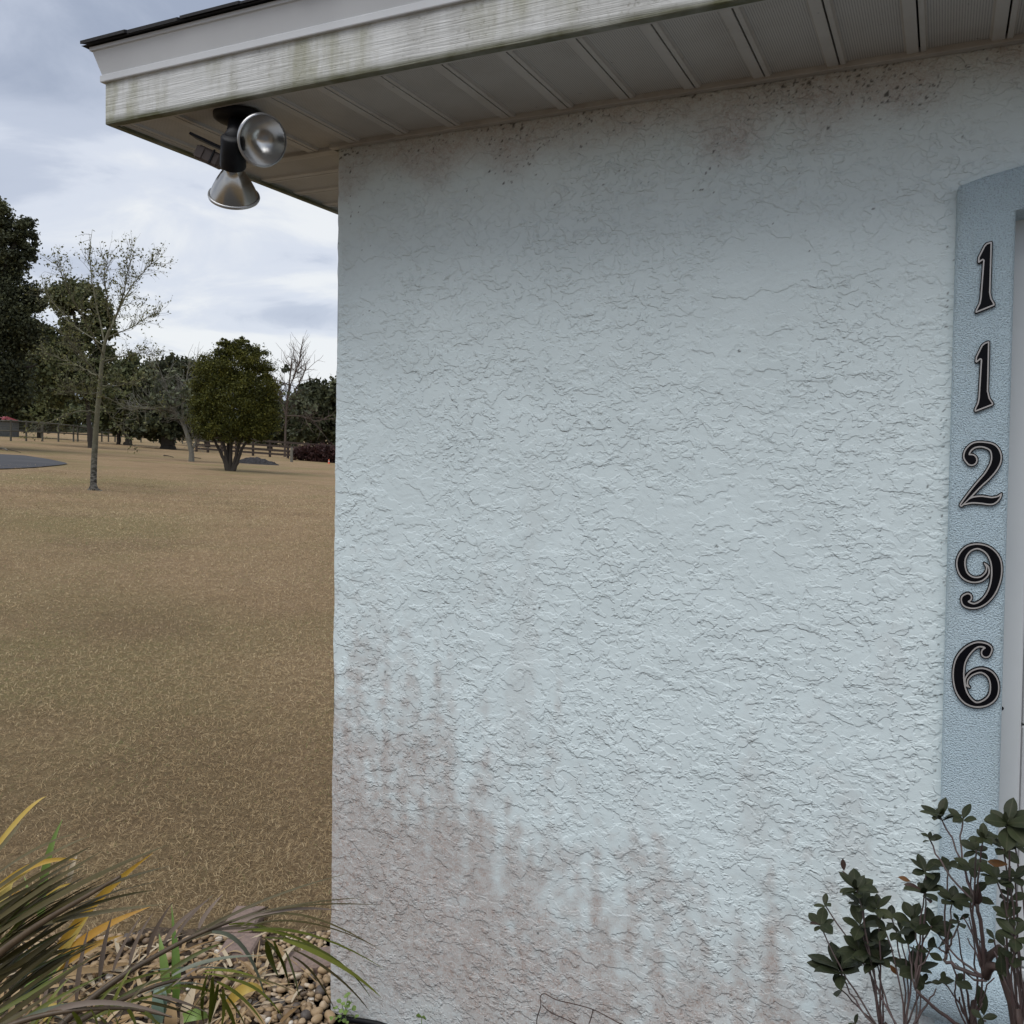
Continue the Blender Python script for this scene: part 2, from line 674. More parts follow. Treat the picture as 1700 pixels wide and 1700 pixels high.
M['lens'] = lens_glass()
M['mirror'] = simple('aluminised_reflector', (0.46, 0.44, 0.41), (0.38, 0.365, 0.335), 12, 0.22, 0.06, 1.0)
M['bowl'] = simple('silvered_bowl', (0.74, 0.735, 0.72), (0.64, 0.635, 0.62), 12, 0.2, 0.04, 1.0)
M['rim'] = simple('lamp_glass_rim', (0.5, 0.5, 0.5), (0.42, 0.42, 0.42), 30, 0.15, 0.0, 0.6)

# ------------------------------------------------------------------ lawn
def lawn():
    k = 150
    u = np.linspace(-1, 1, 2 * k + 1)
    s = np.sinh(u * 6.2) / np.sinh(6.2) * 1500
    X, Y = np.meshgrid(s + CAM[0] - 4, s + CAM[1] + 6)
    Z = ground_z(X, Y)
    n = 2 * k + 1
    V = np.stack([X, Y, Z], -1).reshape(-1, 3)
    i = np.arange(n * n).reshape(n, n)
    Fq = np.stack([i[:-1, :-1], i[:-1, 1:], i[1:, 1:], i[1:, :-1]], -1).reshape(-1, 4)
    t = NT('dormant_lawn')
    v = t.world_coord()
    big = t.noise(v, 0.22, 5, 0.6)
    mid = t.noise(v, 1.4, 5, 0.65)
    fin = t.noise(v, 42, 6, 0.75)
    streak = t.noise(t.world_coord((1, 1, 1)), 9, 6, 0.75)
    col = t.mix(t.ramp(mid, [(0.35, 0), (0.68, 1)]), (0.385, 0.272, 0.158), (0.31, 0.215, 0.12))
    col = t.mix(t.ramp(big, [(0.46, 0), (0.64, 0.8)]), col, (0.225, 0.20, 0.085))
    col = t.mix(t.ramp(t.noise(v, 0.5, 4, 0.6), [(0.52, 0), (0.7, 0.7)]), col, (0.205, 0.135, 0.08))
    col = t.mix(t.ramp(streak, [(0.38, 0.6), (0.54, 0.0)]), col, (0.26, 0.18, 0.10))
    col = t.mix(t.ramp(streak, [(0.56, 0.0), (0.72, 0.5)]), col, (0.47, 0.36, 0.225))
    col = t.mix(t.ramp(fin, [(0.36, 0.7), (0.54, 0.0)]), col, (0.21, 0.148, 0.08))
    t.bump(t.math('ADD', fin, streak), 0.9, 0.05)
    m = t.fin(col, 0.9, 0, 0.15)
    return props(mesh_obj('lawn', V, Fq, m, None, True), kind='structure')


lawn()


def bed_edge_y(u):
    """photo row of the edge between lawn and planting bed at column u"""
    return 1545 + 14 * math.sin(u * 0.013) + 8 * math.sin(u * 0.041 + 1) - 0.02 * (u - 250)


# planting bed: a sheet of dark soil with stones
def bed():
    t = NT('bed_soil')
    v = t.world_coord()
    f = t.noise(v, 30, 6, 0.7)
    col = t.mix(t.ramp(f, [(0.35, 0), (0.65, 1)]), (0.055, 0.042, 0.032), (0.16, 0.12, 0.085))
    t.bump(f, 0.9, 0.03)
    m = t.fin(col, 0.95, 0, 0.1)
    top, bot = [], []
    cols = np.linspace(-420, 560, 40)
    for u in cols:
        top.append(on_z(u, bed_edge_y(u) + 4 * math.sin(u), 0.006))
    V, Fc = [], []
    for p in top:
        V.append((p[0], p[1], 0.006))
    # near edge of the bed runs on in front of the house
    for i, p in enumerate(top):
        w = i / (len(top) - 1)
        V.append((-1.6 + 1.4 * w, -2.3, 0.006))
    n = len(top)
    for i in range(n - 1):
        Fc.append((i, n + i, n + i + 1, i + 1))
    b = len(V)
    q = top[-1]
    V += [(q[0], q[1], 0.006), (-0.2, -2.3, 0.006), (1.9, -2.3, 0.006), (1.9, -0.003, 0.006), (q[0], -0.003, 0.006)]
    Fc.append((b, b + 1, b + 2, b + 3, b + 4))
    o = mesh_obj('garden_bed', V, Fc, m)
    return props(o, kind='structure')


BED = bed()


def bounce_damper():  # unseen dark sheet, added to cut ground bounce onto soffit and upper wall
    z = 0.012
    V = [(1.92, 0.06, z), (5.2, 0.06, z), (5.2, -14, z), (-1.2, -14, z), (-1.2, -2.32, z), (1.92, -2.32, z)]
    o = mesh_obj('asphalt', V, [(0, 5, 4, 3, 2, 1)], simple('bounce_damping_asphalt', (0.05, 0.05, 0.053), (0.075, 0.073, 0.072), 30, 0.9, 0.5))
    props(o, kind='structure')


bounce_damper()

# dry grass blades
def grass():
    n = 330000
    r = 2.75 * np.exp(rng.random(n) * math.log(34 / 2.75))
    th = _az + rng.uniform(0.02, 0.72, n)
    x = CAM[0] + r * np.cos(th) / np.cos(th - _az)
    y = CAM[1] + r * np.sin(th) / np.cos(th - _az)
    keep = ~((x > -0.06) & (y > -0.06)) & (rng.random(n) > sstep(17, 34, r))
    # stay off the bed
    dx, dy = x - CAM[0], y - CAM[1]
    zc = dx * FH[0] + dy * FH[1]
    xc = dx * _R[0] + dy * _R[1]
    dz = -CAM[2]
    dd = np.stack([dx, dy, np.full_like(dx, dz)], -1)
    fz = dd @ FW
    pu = 850 + F_PX * (dd @ RT) / fz
    pv = CY - F_PX * (dd @ UP) / fz
    edge = 1545 + 14 * np.sin(pu * 0.013) + 8 * np.sin(pu * 0.041 + 1) - 0.02 * (pu - 250)
    keep &= pv < edge + rng.normal(0, 9, n)
    x, y, r = x[keep], y[keep], r[keep]
    n = len(x)
    z = ground_z(x, y)
    a = rng.uniform(0, 2 * np.pi, n)
    flat = np.clip(rng.normal(0.45, 0.3, n), 0.05, 1.2)
    L = rng.uniform(0.012, 0.040, n) * (0.7 + r * 0.05)
    w = rng.uniform(0.0007, 0.0016, n) * (0.55 + 0.18 * r)
    dirx, diry = np.cos(a) * np.cos(flat), np.sin(a) * np.cos(flat)
    dirz = np.sin(flat)
    a2 = a + rng.normal(0, 0.25, n)
    f2 = flat * rng.uniform(0.1, 0.9, n)
    d2 = np.stack([np.cos(a2) * np.cos(f2), np.sin(a2) * np.cos(f2), np.sin(f2)], -1)
    P0 = np.stack([x, y, z + rng.uniform(0.0, 0.018, n)], -1)
    D = np.stack([dirx, diry, dirz], -1)
    P1 = P0 + D * (L * 0.55)[:, None]
    P2 = P1 + d2 * (L * 0.5)[:, None]
    sd = np.stack([-np.sin(a), np.cos(a), rng.normal(0, 0.5, n)], -1)
    sd /= np.linalg.norm(sd, axis=1)[:, None]
    hw = (w / 2)[:, None] * sd
    V = np.stack([P0 - hw, P0 + hw, P1 + hw, P1 - hw, P2], 1).reshape(-1, 3)
    b = np.arange(n) * 5
    Ft = np.concatenate([np.stack([b, b + 1, b + 2], -1), np.stack([b, b + 2, b + 3], -1), np.stack([b + 3, b + 2, b + 4], -1)])
    patch = np.sin(x * 1.7 + 0.6) * np.sin(y * 1.3 + 2.0) + 0.5 * np.sin(x * 4.1 + y * 3.3)
    low = np.zeros(n)
    for q in range(7):
        ang, fr = rng.uniform(0, 6.28), rng.uniform(0.35, 2.2)
        low += np.sin((x * math.cos(ang) + y * math.sin(ang)) * fr + rng.uniform(0, 6.28)) / 3.5
    near = sstep(6.5, 3.0, r)
    tint = np.clip(rng.normal(0.43, 0.2, n) + 0.15 * low + 0.05 * near, 0.0, 0.8)
    patch = patch + 0.5 * low
    gp = rng.random(n) < np.clip(0.07 + 0.09 * patch, 0.015, 0.3)
    tint[gp] = rng.uniform(0.9, 1.0, gp.sum())
    m = tinted('dry_grass_blade', [(0.0, (0.14, 0.097, 0.052)), (0.3, (0.40, 0.285, 0.155)), (0.5, (0.53, 0.40, 0.23)),
                                   (0.8, (0.66, 0.54, 0.34)), (0.9, (0.19, 0.20, 0.08)), (1.0, (0.16, 0.19, 0.065))], 0.75, 0.2, 0.25)
    o = mesh_obj('dry_grass', V, Ft, m, None, False, {'tint': np.repeat(tint, 5)})
    props(o, 'dry tan winter grass blades of the near lawn', 'grass', None, 'stuff')


grass()

# ------------------------------------------------------------------ house
house = thing('house', (0, 0, 0), 'white stuccoed garage corner with blue door surround and low eaves', 'house')


def grf(nz, nx, lz, lx, seed):
    g = np.random.default_rng(seed).standard_normal((nz, nx))
    kz = np.fft.fftfreq(nz)[:, None]
    kx = np.fft.rfftfreq(nx)[None, :]
    h = np.exp(-2 * (math.pi ** 2) * ((kz * lz * 0.6) ** 2 + (kx * lx * 0.6) ** 2))
    o = np.fft.irfft2(np.fft.rfft2(g) * h, s=(nz, nx))
    return o / o.std()


def blur(a, s):
    kz = np.fft.fftfreq(a.shape[0])[:, None]
    kx = np.fft.rfftfreq(a.shape[1])[None, :]
    h = np.exp(-2 * (math.pi ** 2) * s * s * (kz ** 2 + kx ** 2))
    return np.fft.irfft2(np.fft.rfft2(a) * h, s=a.shape)


def warp(a, dz, dx):
    nz, nx = a.shape
    iz, ix = np.meshgrid(np.arange(nz), np.arange(nx), indexing='ij')
    z = np.clip(iz + dz, 0, nz - 1.001)
    x = np.clip(ix + dx, 0, nx - 1.001)
    z0, x0 = z.astype(int), x.astype(int)
    fz, fx = z - z0, x - x0
    return (a[z0, x0] * (1 - fz) * (1 - fx) + a[z0, x0 + 1] * (1 - fz) * fx +
            a[z0 + 1, x0] * fz * (1 - fx) + a[z0 + 1, x0 + 1] * fz * fx)


ARCH_H = 0.10


def arch_out(x):
    c, hw = (XP + OPEN_R + (XQ - XP)) / 2, (OPEN_R + (XQ - XP) - XP) / 2
    q = 1 - ((x - c) / hw) ** 2
    return 2.126 + 0.17 * np.clip(q, 0, 1)


def arch_in(x):
    c, hw = (XQ + OPEN_R) / 2, (OPEN_R - XQ) / 2
    q = 1 - ((x - c) / hw) ** 2
    return 2.063 + 0.13 * np.clip(q, 0, 1)


def front_wall():
    st = 0.0031
    x0, x1, z0, z1 = 0.0, 1.90, -0.02, HS + 0.012
    nx, nz = int((x1 - x0) / st) + 1, int((z1 - z0) / st) + 1
    xs, zs = np.linspace(x0, x1, nx), np.linspace(z0, z1, nz)
    k = 0.003 / st * 0.72
    jag = grf(nz, nx, 2.2, 2.6, 1)
    jag2 = grf(nz, nx, 5.5 * k, 7 * k, 21)
    wz, wx = grf(nz, nx, 16 * k, 16 * k, 2) * 6 * k, grf(nz, nx, 16 * k, 16 * k, 3) * 8 * k
    slope = np.arange(nx)[None, :] * 0.12
    a = warp(grf(nz, nx, 8 * k, 15 * k, 4), wz + slope * 0, wx) + 0.32 * jag + 0.34 * jag2
    b = warp(grf(nz, nx, 19 * k, 34 * k, 5), wz, wx) + 0.22 * jag + 0.26 * jag2
    c = warp(grf(nz, nx, 4.2 * k, 6.5 * k, 6), wz, wx) + 0.28 * jag
    busy = sstep(-1.3, 0.5, grf(nz, nx, 75 * k, 85 * k, 8))
    A = sstep(0.0, 0.10, a - 0.15 - 0.75 * (1 - busy))
    B = sstep(0.0, 0.07, b - 0.05)
    D = sstep(0.0, 0.08, warp(grf(nz, nx, 14 * k, 25 * k, 41), wx, wz) + 0.2 * jag + 0.2 * jag2 - 0.7)
    Cc = sstep(0.85, 0.98, c) * (0.35 + 0.65 * busy)
    lump = grf(nz, nx, 30 * k, 30 * k, 9)
    h = 0.0003 * A + 0.0002 * B + 0.0004 * Cc * (1 - A) + 0.0002 * D + 0.0008 * lump
    # trowelled tops: plateaus lean out towards their lower edge
    h += 0.00002 * jag * (0.4 + busy)
    hb = blur(h, 1.3)
    crev = np.clip((hb - h) / 0.00045, 0, 1)
    X, Z = np.meshgrid(xs, zs)
    # grime creeps up from the ground, in runs
    streak = grf(nz, nx, 85, 5.5, 12)
    cloud = grf(nz, nx, 26, 23, 13)
    small = grf(nz, nx, 4.6, 4.6, 15)
    edge = np.interp(X, [0, 0.12, 0.3, 0.5, 0.8, 1.1, 1.5, 1.9], [1.10, 1.10, 1.02, 0.88, 0.76, 0.68, 0.60, 0.60])
    gv = (edge - Z) / 0.46 + 0.15 * streak * sstep(0.0, 0.4, Z) + 0.13 * cloud + 0.16 * small
    grime = sstep(-0.2, 1.3, gv)
    # the splash of the corner is cleaner, the foot too
    foot = sstep(0.22, 0.02, Z + 0.05 * cloud) * sstep(0.75, 0.3, X)
    grime = grime * (1 - 0.4 * foot)
    # faint stains higher up
    hi = sstep(1.0, 2.4, grf(nz, nx, 60, 16, 16) + 0.3 * small) * 0.22 * sstep(2.0, 0.7, Z)
    grime = np.clip(np.maximum(grime, hi), 0, 1)
    # band of dust under the soffit
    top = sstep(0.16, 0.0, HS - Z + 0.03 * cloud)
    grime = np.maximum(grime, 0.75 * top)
    near_top = np.exp(-np.clip(HS - Z, 0, 3) / 0.17)
    spn = 0.95 * grf(nz, nx, 0.9, 1.0, 17) + 0.42 * grf(nz, nx, 14, 20, 18) + 0.4 * crev
    speck = sstep(3.45, 4.2, spn + 2.35 * near_top)
    # mildew along the joint with the blue surround
    jn = np.exp(-np.abs(X - XP + 0.012) / 0.012) * sstep(2.15, 2.05, Z)
    speck = np.maximum(speck, sstep(3.1, 3.7, spn + 1.6 * jn))
    Y = -h
    Xd = X.copy()
    # rounded, slightly wavy corner
    wav = (0.0014 * grf(nz, 8, 40, 1, 19)[:, 0] + 0.0006 * grf(nz, 8, 5, 1, 20)[:, 0])
    cornr = np.exp(-X / 0.02)
    Y = Y + 0.006 * np.exp(-X / 0.006)
    Xd = Xd + wav[:, None] * cornr
    keep_v = np.ones_like(X, bool)
    op = (X > XP + 0.03) & (Z < arch_in(X) + 0.03)
    V = np.stack([Xd, Y, Z], -1).reshape(-1, 3)
    i = np.arange(nx * nz).reshape(nz, nx)
    Fq = np.stack([i[:-1, :-1], i[:-1, 1:], i[1:, 1:], i[1:, :-1]], -1).reshape(-1, 4)
    hide = (op[:-1, :-1] & op[1:, 1:]).reshape(-1)
    Fq = Fq[~hide]
    mesh_obj('front_wall', V, Fq, M['stucco'], house, True,
             {'crevice': crev, 'grime': grime, 'speck': speck})


front_wall()


def plain_walls():
    mb = MB()
    # side wall behind the corner, the rest of the front, the back
    mb.add([(0.001, 0.006, -0.06), (0.001, YB, -0.06), (0.001, YB, HS + 0.03), (0.001, 0.006, HS + 0.03)], [(0, 3, 2, 1)])
    n = 40
    xs = np.linspace(1.9, OPEN_R + 0.02, n)
    vs, fs = [], []
    for x in xs:
        vs += [(x, -0.001, float(arch_in(x)) + 0.02), (x, -0.001, HS + 0.03)]
    for k in range(n - 1):
        fs.append((2 * k, 2 * k + 2, 2 * k + 3, 2 * k + 1))
    mb.add(vs, fs)
    mb.add([(OPEN_R + 0.02, -0.001, -0.06), (WALL_R, -0.001, -0.06), (WALL_R, -0.001, HS + 0.03), (OPEN_R + 0.02, -0.001, HS + 0.03)], [(0, 1, 2, 3)])
    mb.add([(WALL_R, 0, -0.06), (WALL_R, YB, -0.06), (WALL_R, YB, HS + 0.03), (WALL_R, 0, HS + 0.03)], [(0, 1, 2, 3)])
    mb.add([(0, YB, -0.06), (WALL_R, YB, -0.06), (WALL_R, YB, HS + 0.03), (0, YB, HS + 0.03)], [(0, 1, 2, 3)])
    mb.build('side_walls', simple('side_stucco', (0.70, 0.79, 0.793), (0.67, 0.76, 0.763), 7, 0.55, 0.6, dist=0.02), house)


plain_walls()


# soffit boards
def soffit():
    s0 = mesh_obj('soffit', [(-EX + 0.02, -EY + 0.02, HS + 0.02), (WALL_R + EX, -EY + 0.02, HS + 0.02),
                             (WALL_R + EX, YB, HS + 0.02), (-EX + 0.02, YB, HS + 0.02)], [(0, 1, 2, 3)], M['dark_void'], house)
    pitch = 0.1524
    x_first = 0.536 - pitch * 7
    prof = [(0.0025, 0.012), (0.0025, 0.0), (0.012, 0.0), (0.016, 0.006), (0.125, 0.006), (0.129, 0.0), (0.151, 0.0), (0.151, 0.012)]
    tint = [0, 0, 0, 0, 1, 0, 0, 0]

    def panel(axis, a, b0, b1, lim=-9):
        V, Fc, T = [], [], []
        P = []
        for j, (u, h) in enumerate(prof):
            P.append((max(u, lim - a), h))
        # duplicate the field vertices so that only the field carries holes
        for b in (b0, b1):
            for (u, h) in P:
                V.append((a + u, b, HS + h) if axis == 'x' else (b, a + u, HS + h))
        m = len(P)
        for j in range(m - 1):
            Fc.append((j, m + j, m + j + 1, j + 1) if axis == 'x' else (j, j + 1, m + j + 1, m + j))
        T = [0, 0, 0, 1, 1, 0, 0, 0] * 2
        return mesh_obj('soffit_panel', V, Fc, M['soffit'], s0, False, {'tint': T})
    k = 0
    while True:
        a = x_first + k * pitch - 0.0015
        if a > WALL_R + 0.2:
            break
        if a + pitch > -EX:
            panel('x', a, -EY + 0.018, 0.002, -EX + 0.012)
        k += 1
    # the side eave: boards run the other way
    k = 0
    while k * pitch < YB - 0.2:
        panel('y', 0.026 + k * pitch, -EX + 0.018, 0.004)
        k += 1
    mb = MB()
    mb.box(-0.012, WALL_R, -0.024, -0.0045, HS - 0.006, HS + 0.012, 0.0015)      # channel along the wall
    mb.box(-EX + 0.014, -0.0125, -0.002, 0.024, HS - 0.004, HS + 0.012, 0.0015)  # mitre strip between the two eaves
    mb.box(-0.012, -0.001, 0.026, YB, HS - 0.006, HS + 0.012, 0.0015)
    mb.box(-EX + 0.014, WALL_R + EX, -EY + 0.0015, -EY + 0.034, HS - 0.004, HS + 0.010, 0.0015)  # channel behind the fascia
    mb.box(-EX + 0.0015, -EX + 0.0135, -EY + 0.035, YB, HS - 0.004, HS + 0.010, 0.0015)
    mb.build('soffit_channel', M['channel'], s0)


soffit()

# fascia and crown: one profile swept along the front and round the corner
def eave_sweep(name, prof, mat, smooth=False):
    def fn(i, p):
        o, z = p
        if i == 0:
            return (WALL_R + EX + o, -EY - o, HS + z)
        if i == 1:
            return (-EX - o, -EY - o, HS + z)
        return (-EX - o, YB, HS + z)
    V, Fc = sweep(prof, fn, 3)
    Fc = [f[::-1] for f in Fc]
    return mesh_obj(name, V, Fc, mat, house, smooth)


FH_ = 0.096
eave_sweep('fascia_board', [(-0.018, 0.02), (-0.018, -0.008), (-0.002, -0.008), (0.0, -0.006), (0.0, FH_ + 0.006), (-0.018, FH_ + 0.006)], M['fascia'])
eave_sweep('crown_trim', [(-0.004, FH_ + 0.001), (0.0085, FH_ + 0.001), (0.0095, FH_ + 0.003), (0.0095, FH_ + 0.017), (0.006, FH_ + 0.020),
                          (0.0085, FH_ + 0.028), (0.0215, FH_ + 0.074), (0.0265, FH_ + 0.0755),
                          (0.027, FH_ + 0.084), (-0.02, FH_ + 0.086)], M['crown'])


def roof():
    pit = 0.33
    z0 = HS + FH_ + 0.086
    ov = 0.040
    ex, ey = EX + ov, EY + ov
    xr, yb = WALL_R + EX + ov, YB
    run = 3.0
    V = [(-ex + 0.02, -ey + 0.02, z0 + 0.004), (xr, -ey + 0.02, z0 + 0.004), (xr, -ey + run, z0 + run * pit),
         (-ex + run, -ey + run, z0 + run * pit), (-ex + 0.02, yb, z0 + 0.004), (-ex + run, yb, z0 + run * pit)]
    r = mesh_obj('roof', V, [(0, 1, 2, 3), (0, 3, 5, 4), (3, 2, (xr, 0, 0) and 2, 5)][:2], M['shingle'], house)
    R_ = random.Random(5)
    cnt = 0
    for side in ('front', 'left'):
        for course in range(2):
            a = -0.02 - 0.09 * course
            end = (WALL_R + EX) if side == 'front' else 4.0
            a0 = (-ex if side == 'front' else -ey) + course * 0.02
            u = a0
            while u < end and cnt < 110:
                w = R_.uniform(0.11, 0.19)
                th = R_.uniform(0.004, 0.009)
                lift = R_.uniform(0.0, 0.004) + course * 0.009
                d0 = course * 0.14 - R_.uniform(0, 0.006)
                d1 = d0 + 0.15
                gap = 0.003
                vs = []
                for d in (d0, d1):
                    for uu in (u + gap, u + w - gap):
                        c = max(uu, (a0 + d)) if False else uu
                        for k in (0, th):
                            zz = z0 + d * pit + lift * (1 - (d - d0) / 0.15) + k
                            vs.append((c, -ey + d, zz) if side == 'front' else (-ex + d, c, zz))
                fs = [(0, 1, 3, 2), (4, 6, 7, 5), (0, 2, 6, 4), (1, 5, 7, 3), (0, 4, 5, 1), (2, 3, 7, 6)]
                if side == 'left':
                    fs = [f[::-1] for f in fs]
                if not (side == 'left' and u < -ey + 0.05):
                    mesh_obj('shingle', vs, fs, M['shingle'], r)
                    cnt += 1
                u += w
    # starter course under the tabs, cut square at the corner
    mb = MB()
    mb.add([(-ex, -ey, z0 - 0.001), (xr, -ey, z0 - 0.001), (xr, -ey + 0.1, z0 + 0.1 * pit - 0.001), (-ex + 0.1, -ey + 0.1, z0 + 0.1 * pit - 0.001),
            (-ex, yb, z0 - 0.001), (-ex + 0.1, yb, z0 + 0.1 * pit - 0.001)], [(0, 1, 2, 3), (0, 3, 5, 4)])
    mb.build('starter_course', M['shingle'], r)


roof()


# blue surround of the garage opening
def surround():
    n = 60
    st = []
    for z in np.linspace(-0.06, 2.063, 30):
        st.append(((XP, z), (XQ, min(z, 2.063))))
    st[-1] = ((XP, 2.126 - 0.012), (XQ, 2.063 - 0.008))
    st.append(((XP + 0.004, 2.126 - 0.003), (XQ, 2.063)))
    xs = np.linspace(0, 1, n)
    for w in xs[1:-1]:
        xo = XP + w * (OPEN_R + (XQ - XP) - XP)
        xi = XQ + w * (OPEN_R - XQ)
        st.append(((xo, float(arch_out(xo))), (xi, float(arch_in(xi)))))
    XR = OPEN_R + (XQ - XP)
    st.append(((XR, 2.126 - 0.003), (OPEN_R, 2.063)))
    for z in np.linspace(2.05, -0.06, 30):
        st.append(((XR, z), (OPEN_R, z)))
    # profile from the outer edge across the face to the reveal: (t across, y)
    prof = [(0.0, 0.004), (0.0, -0.020), (0.03, -0.027), (0.09, -0.030), (0.5, -0.0305), (0.92, -0.030), (0.98, -0.027), (1.0, -0.021), (1.0, 0.14)]

    def fn(i, p):
        (xo, zo), (xi, zi) = st[i]
        t, y = p
        return (xo + (xi - xo) * t, y, zo + (zi - zo) * t)
    V, Fc = sweep(prof, fn, len(st))
    o = mesh_obj('door_surround', V, [f[::-1] for f in Fc], M['blue'], house, True)
    # rounded plinth block at the foot of each leg
    a, b = on_y(1500, 1640, -0.085), on_y(1500, 1692, -0.085)
    zt, zb = 0.585, b[2] - 0.0
    for side in (0, 1):
        x0, x1 = (a[0], XQ + 0.03) if side == 0 else (OPEN_R - 0.03, OPEN_R + XQ - a[0])
        mb = MB()
        N = 14
        vs, fs = [], []
        for k in range(N + 1):
            t = math.pi * k / N
            bul = math.sin(t) ** 0.55
            z = zb + (zt - zb) * (1 - math.cos(t)) / 2
            ins = 0.028 * (1 - bul)
            yy = -0.031 - 0.055 * bul
            rx = 0.02
            for (x, y) in ((x0 + ins, 0.0), (x0 + ins, yy + rx), (x0 + ins + 0.006, yy + 0.006), (x0 + ins + rx, yy), (x1 - rx, yy), (x1 - 0.004, yy + 0.006), (x1, yy + rx), (x1, 0.05)):
                vs.append((x, y, z))
        for k in range(N):
            for j in range(7):
                fs.append((k * 8 + j, k * 8 + j + 1, (k + 1) * 8 + j + 1, (k + 1) * 8 + j))
        fs.append(tuple(range(8))[::-1])
        fs.append(tuple(N * 8 + j for j in range(8)))
        mb.add(vs, fs)
        mb.build('plinth', M['blue'], o, True)


surround()


def garage_door():
    mb = MB()
    yj = 0.065
    mb.box(XQ - 0.03, XQ + 0.0405, yj, yj + 0.05, -0.06, 2.20, 0.003)
    mb.box(OPEN_R - 0.0405, OPEN_R + 0.03, yj, yj + 0.05, -0.06, 2.20, 0.003)
    mb.box(XQ + 0.041, OPEN_R - 0.041, yj, yj + 0.05, 2.062, 2.22, 0.003)
    j = mb.build('door_frame', M['jamb'], house)
    sc = MB()
    c = on_y(1663, 1176, yj)
    sc.lathe([(0, 0.0001), (0.002, 0.003), (0.0, 0.0042)], c, (0, -1, 0), 8)
    sc.build('screw', M['black'], j)
    d = mesh_obj('garage_door', [(XQ + 0.02, 0.165, -0.05), (OPEN_R - 0.02, 0.165, -0.05), (OPEN_R - 0.02, 0.165, 2.1), (XQ + 0.02, 0.165, 2.1)], [(0, 1, 2, 3)], M['dark_void'], house)
    rows, cols = 4, 4
    x0, x1 = XQ + 0.045, OPEN_R - 0.045
    for r in range(rows):
        z0, z1 = r * 0.513 + 0.002, (r + 1) * 0.513 - 0.002
        mbs = MB()
        mbs.box(x0, x1, 0.125, 0.16, z0, z1, 0.003)
        for k in range(cols):
            w = (x1 - x0) / cols
            mbs.box(x0 + k * w + 0.08, x0 + (k + 1) * w - 0.08, 0.119, 0.1245, z0 + 0.09, z1 - 0.09, 0.004)
        mbs.build('door_panel', M['door'], d)
    h = MB()
    p = on_y(1690, 1000, 0.118)
    h.box(p[0] - 0.006, p[0] + 0.02, 0.112, 0.1245, p[2] - 0.06, p[2] + 0.07, 0.002)
    h.box(p[0] - 0.010, p[0] + 0.012, 0.105, 0.1115, p[2] - 0.03, p[2] + 0.02, 0.002)
    h.build('door_hinge', simple('galvanised_hinge', (0.45, 0.46, 0.48), (0.3, 0.3, 0.3), 40, 0.4, 0, 0.8), d)


garage_door()


# ------------------------------------------------------------------ house numbers
def fill_field(mb, f, xs, ys, to3d, y_top, y_bot):
    """fill where f > 0 (marching squares), at depth y_top, with walls back to y_bot"""
    ny, nx = f.shape
    vid, V, Fc = {}, [], []

    def corner(j, i):
        k = ('c', j, i)
        if k not in vid:
            vid[k] = len(V)
            V.append((xs[i], ys[j]))
        return vid[k]

    def edge(j0, i0, j1, i1):
        k = ('e', j0, i0, j1, i1) if (j0, i0) < (j1, i1) else ('e', j1, i1, j0, i0)
        if k not in vid:
            a, b = f[j0, i0], f[j1, i1]
            t = a / (a - b)
            vid[k] = len(V)
            V.append((xs[i0] + (xs[i1] - xs[i0]) * t, ys[j0] + (ys[j1] - ys[j0]) * t))
        return vid[k]
    seg = []
    pos = f > 0
    any4 = pos[:-1, :-1] | pos[:-1, 1:] | pos[1:, :-1] | pos[1:, 1:]
    for j, i in zip(*np.nonzero(any4)):
        cs = [(j, i), (j, i + 1), (j + 1, i + 1), (j + 1, i)]
        poly, outs = [], []
        for a in range(4):
            c0, c1 = cs[a], cs[(a + 1) % 4]
            if pos[c0]:
                poly.append(corner(*c0))
            if pos[c0] != pos[c1]:
                e_ = edge(*c0, *c1)
                poly.append(e_)
                outs.append((e_, bool(pos[c0])))
        if len(poly) >= 3:
            Fc.append(tuple(poly))
        if len(outs) == 2:
            a, b = (outs[0][0], outs[1][0]) if outs[0][1] else (outs[1][0], outs[0][0])
            seg.append((a, b))
    W = [to3d(x, y) for x, y in V]
    nV = len(W)
    top = [(p[0], y_top, p[2]) for p in W]
    bot = {}
    extra, ef = [], []
    for a, b in seg:
        for q in (a, b):
            if q not in bot:
                bot[q] = nV + len(extra)
                extra.append((W[q][0], y_bot, W[q][2]))
        ef.append((a, bot[a], bot[b], b))
    mb.add(top + extra, [p[::-1] for p in Fc] + [e_ for e_ in ef])


def stroke_field(xs, ys, pts):
    """pts: (x, y, r) control points -> largest inside distance of a variable-width stroke"""
    P = np.array(pts, float)
    n = len(P)
    # Catmull-Rom
    Q = np.vstack([2 * P[0] - P[1], P, 2 * P[-1] - P[-2]])
    sam = []
    for k in range(1, n):
        p0, p1, p2, p3 = Q[k - 1], Q[k], Q[k + 1], Q[k + 2]
        for t in np.linspace(0, 1, 14, endpoint=False):
            sam.append(0.5 * ((2 * p1) + (-p0 + p2) * t + (2 * p0 - 5 * p1 + 4 * p2 - p3) * t * t + (-p0 + 3 * p1 - 3 * p2 + p3) * t ** 3))
    sam.append(P[-1])
    X, Y = np.meshgrid(xs, ys)
    f = np.full(X.shape, -1e9)
    for (x, y, r) in sam:
        f = np.maximum(f, r - np.hypot(X - x, Y - y))
    return f


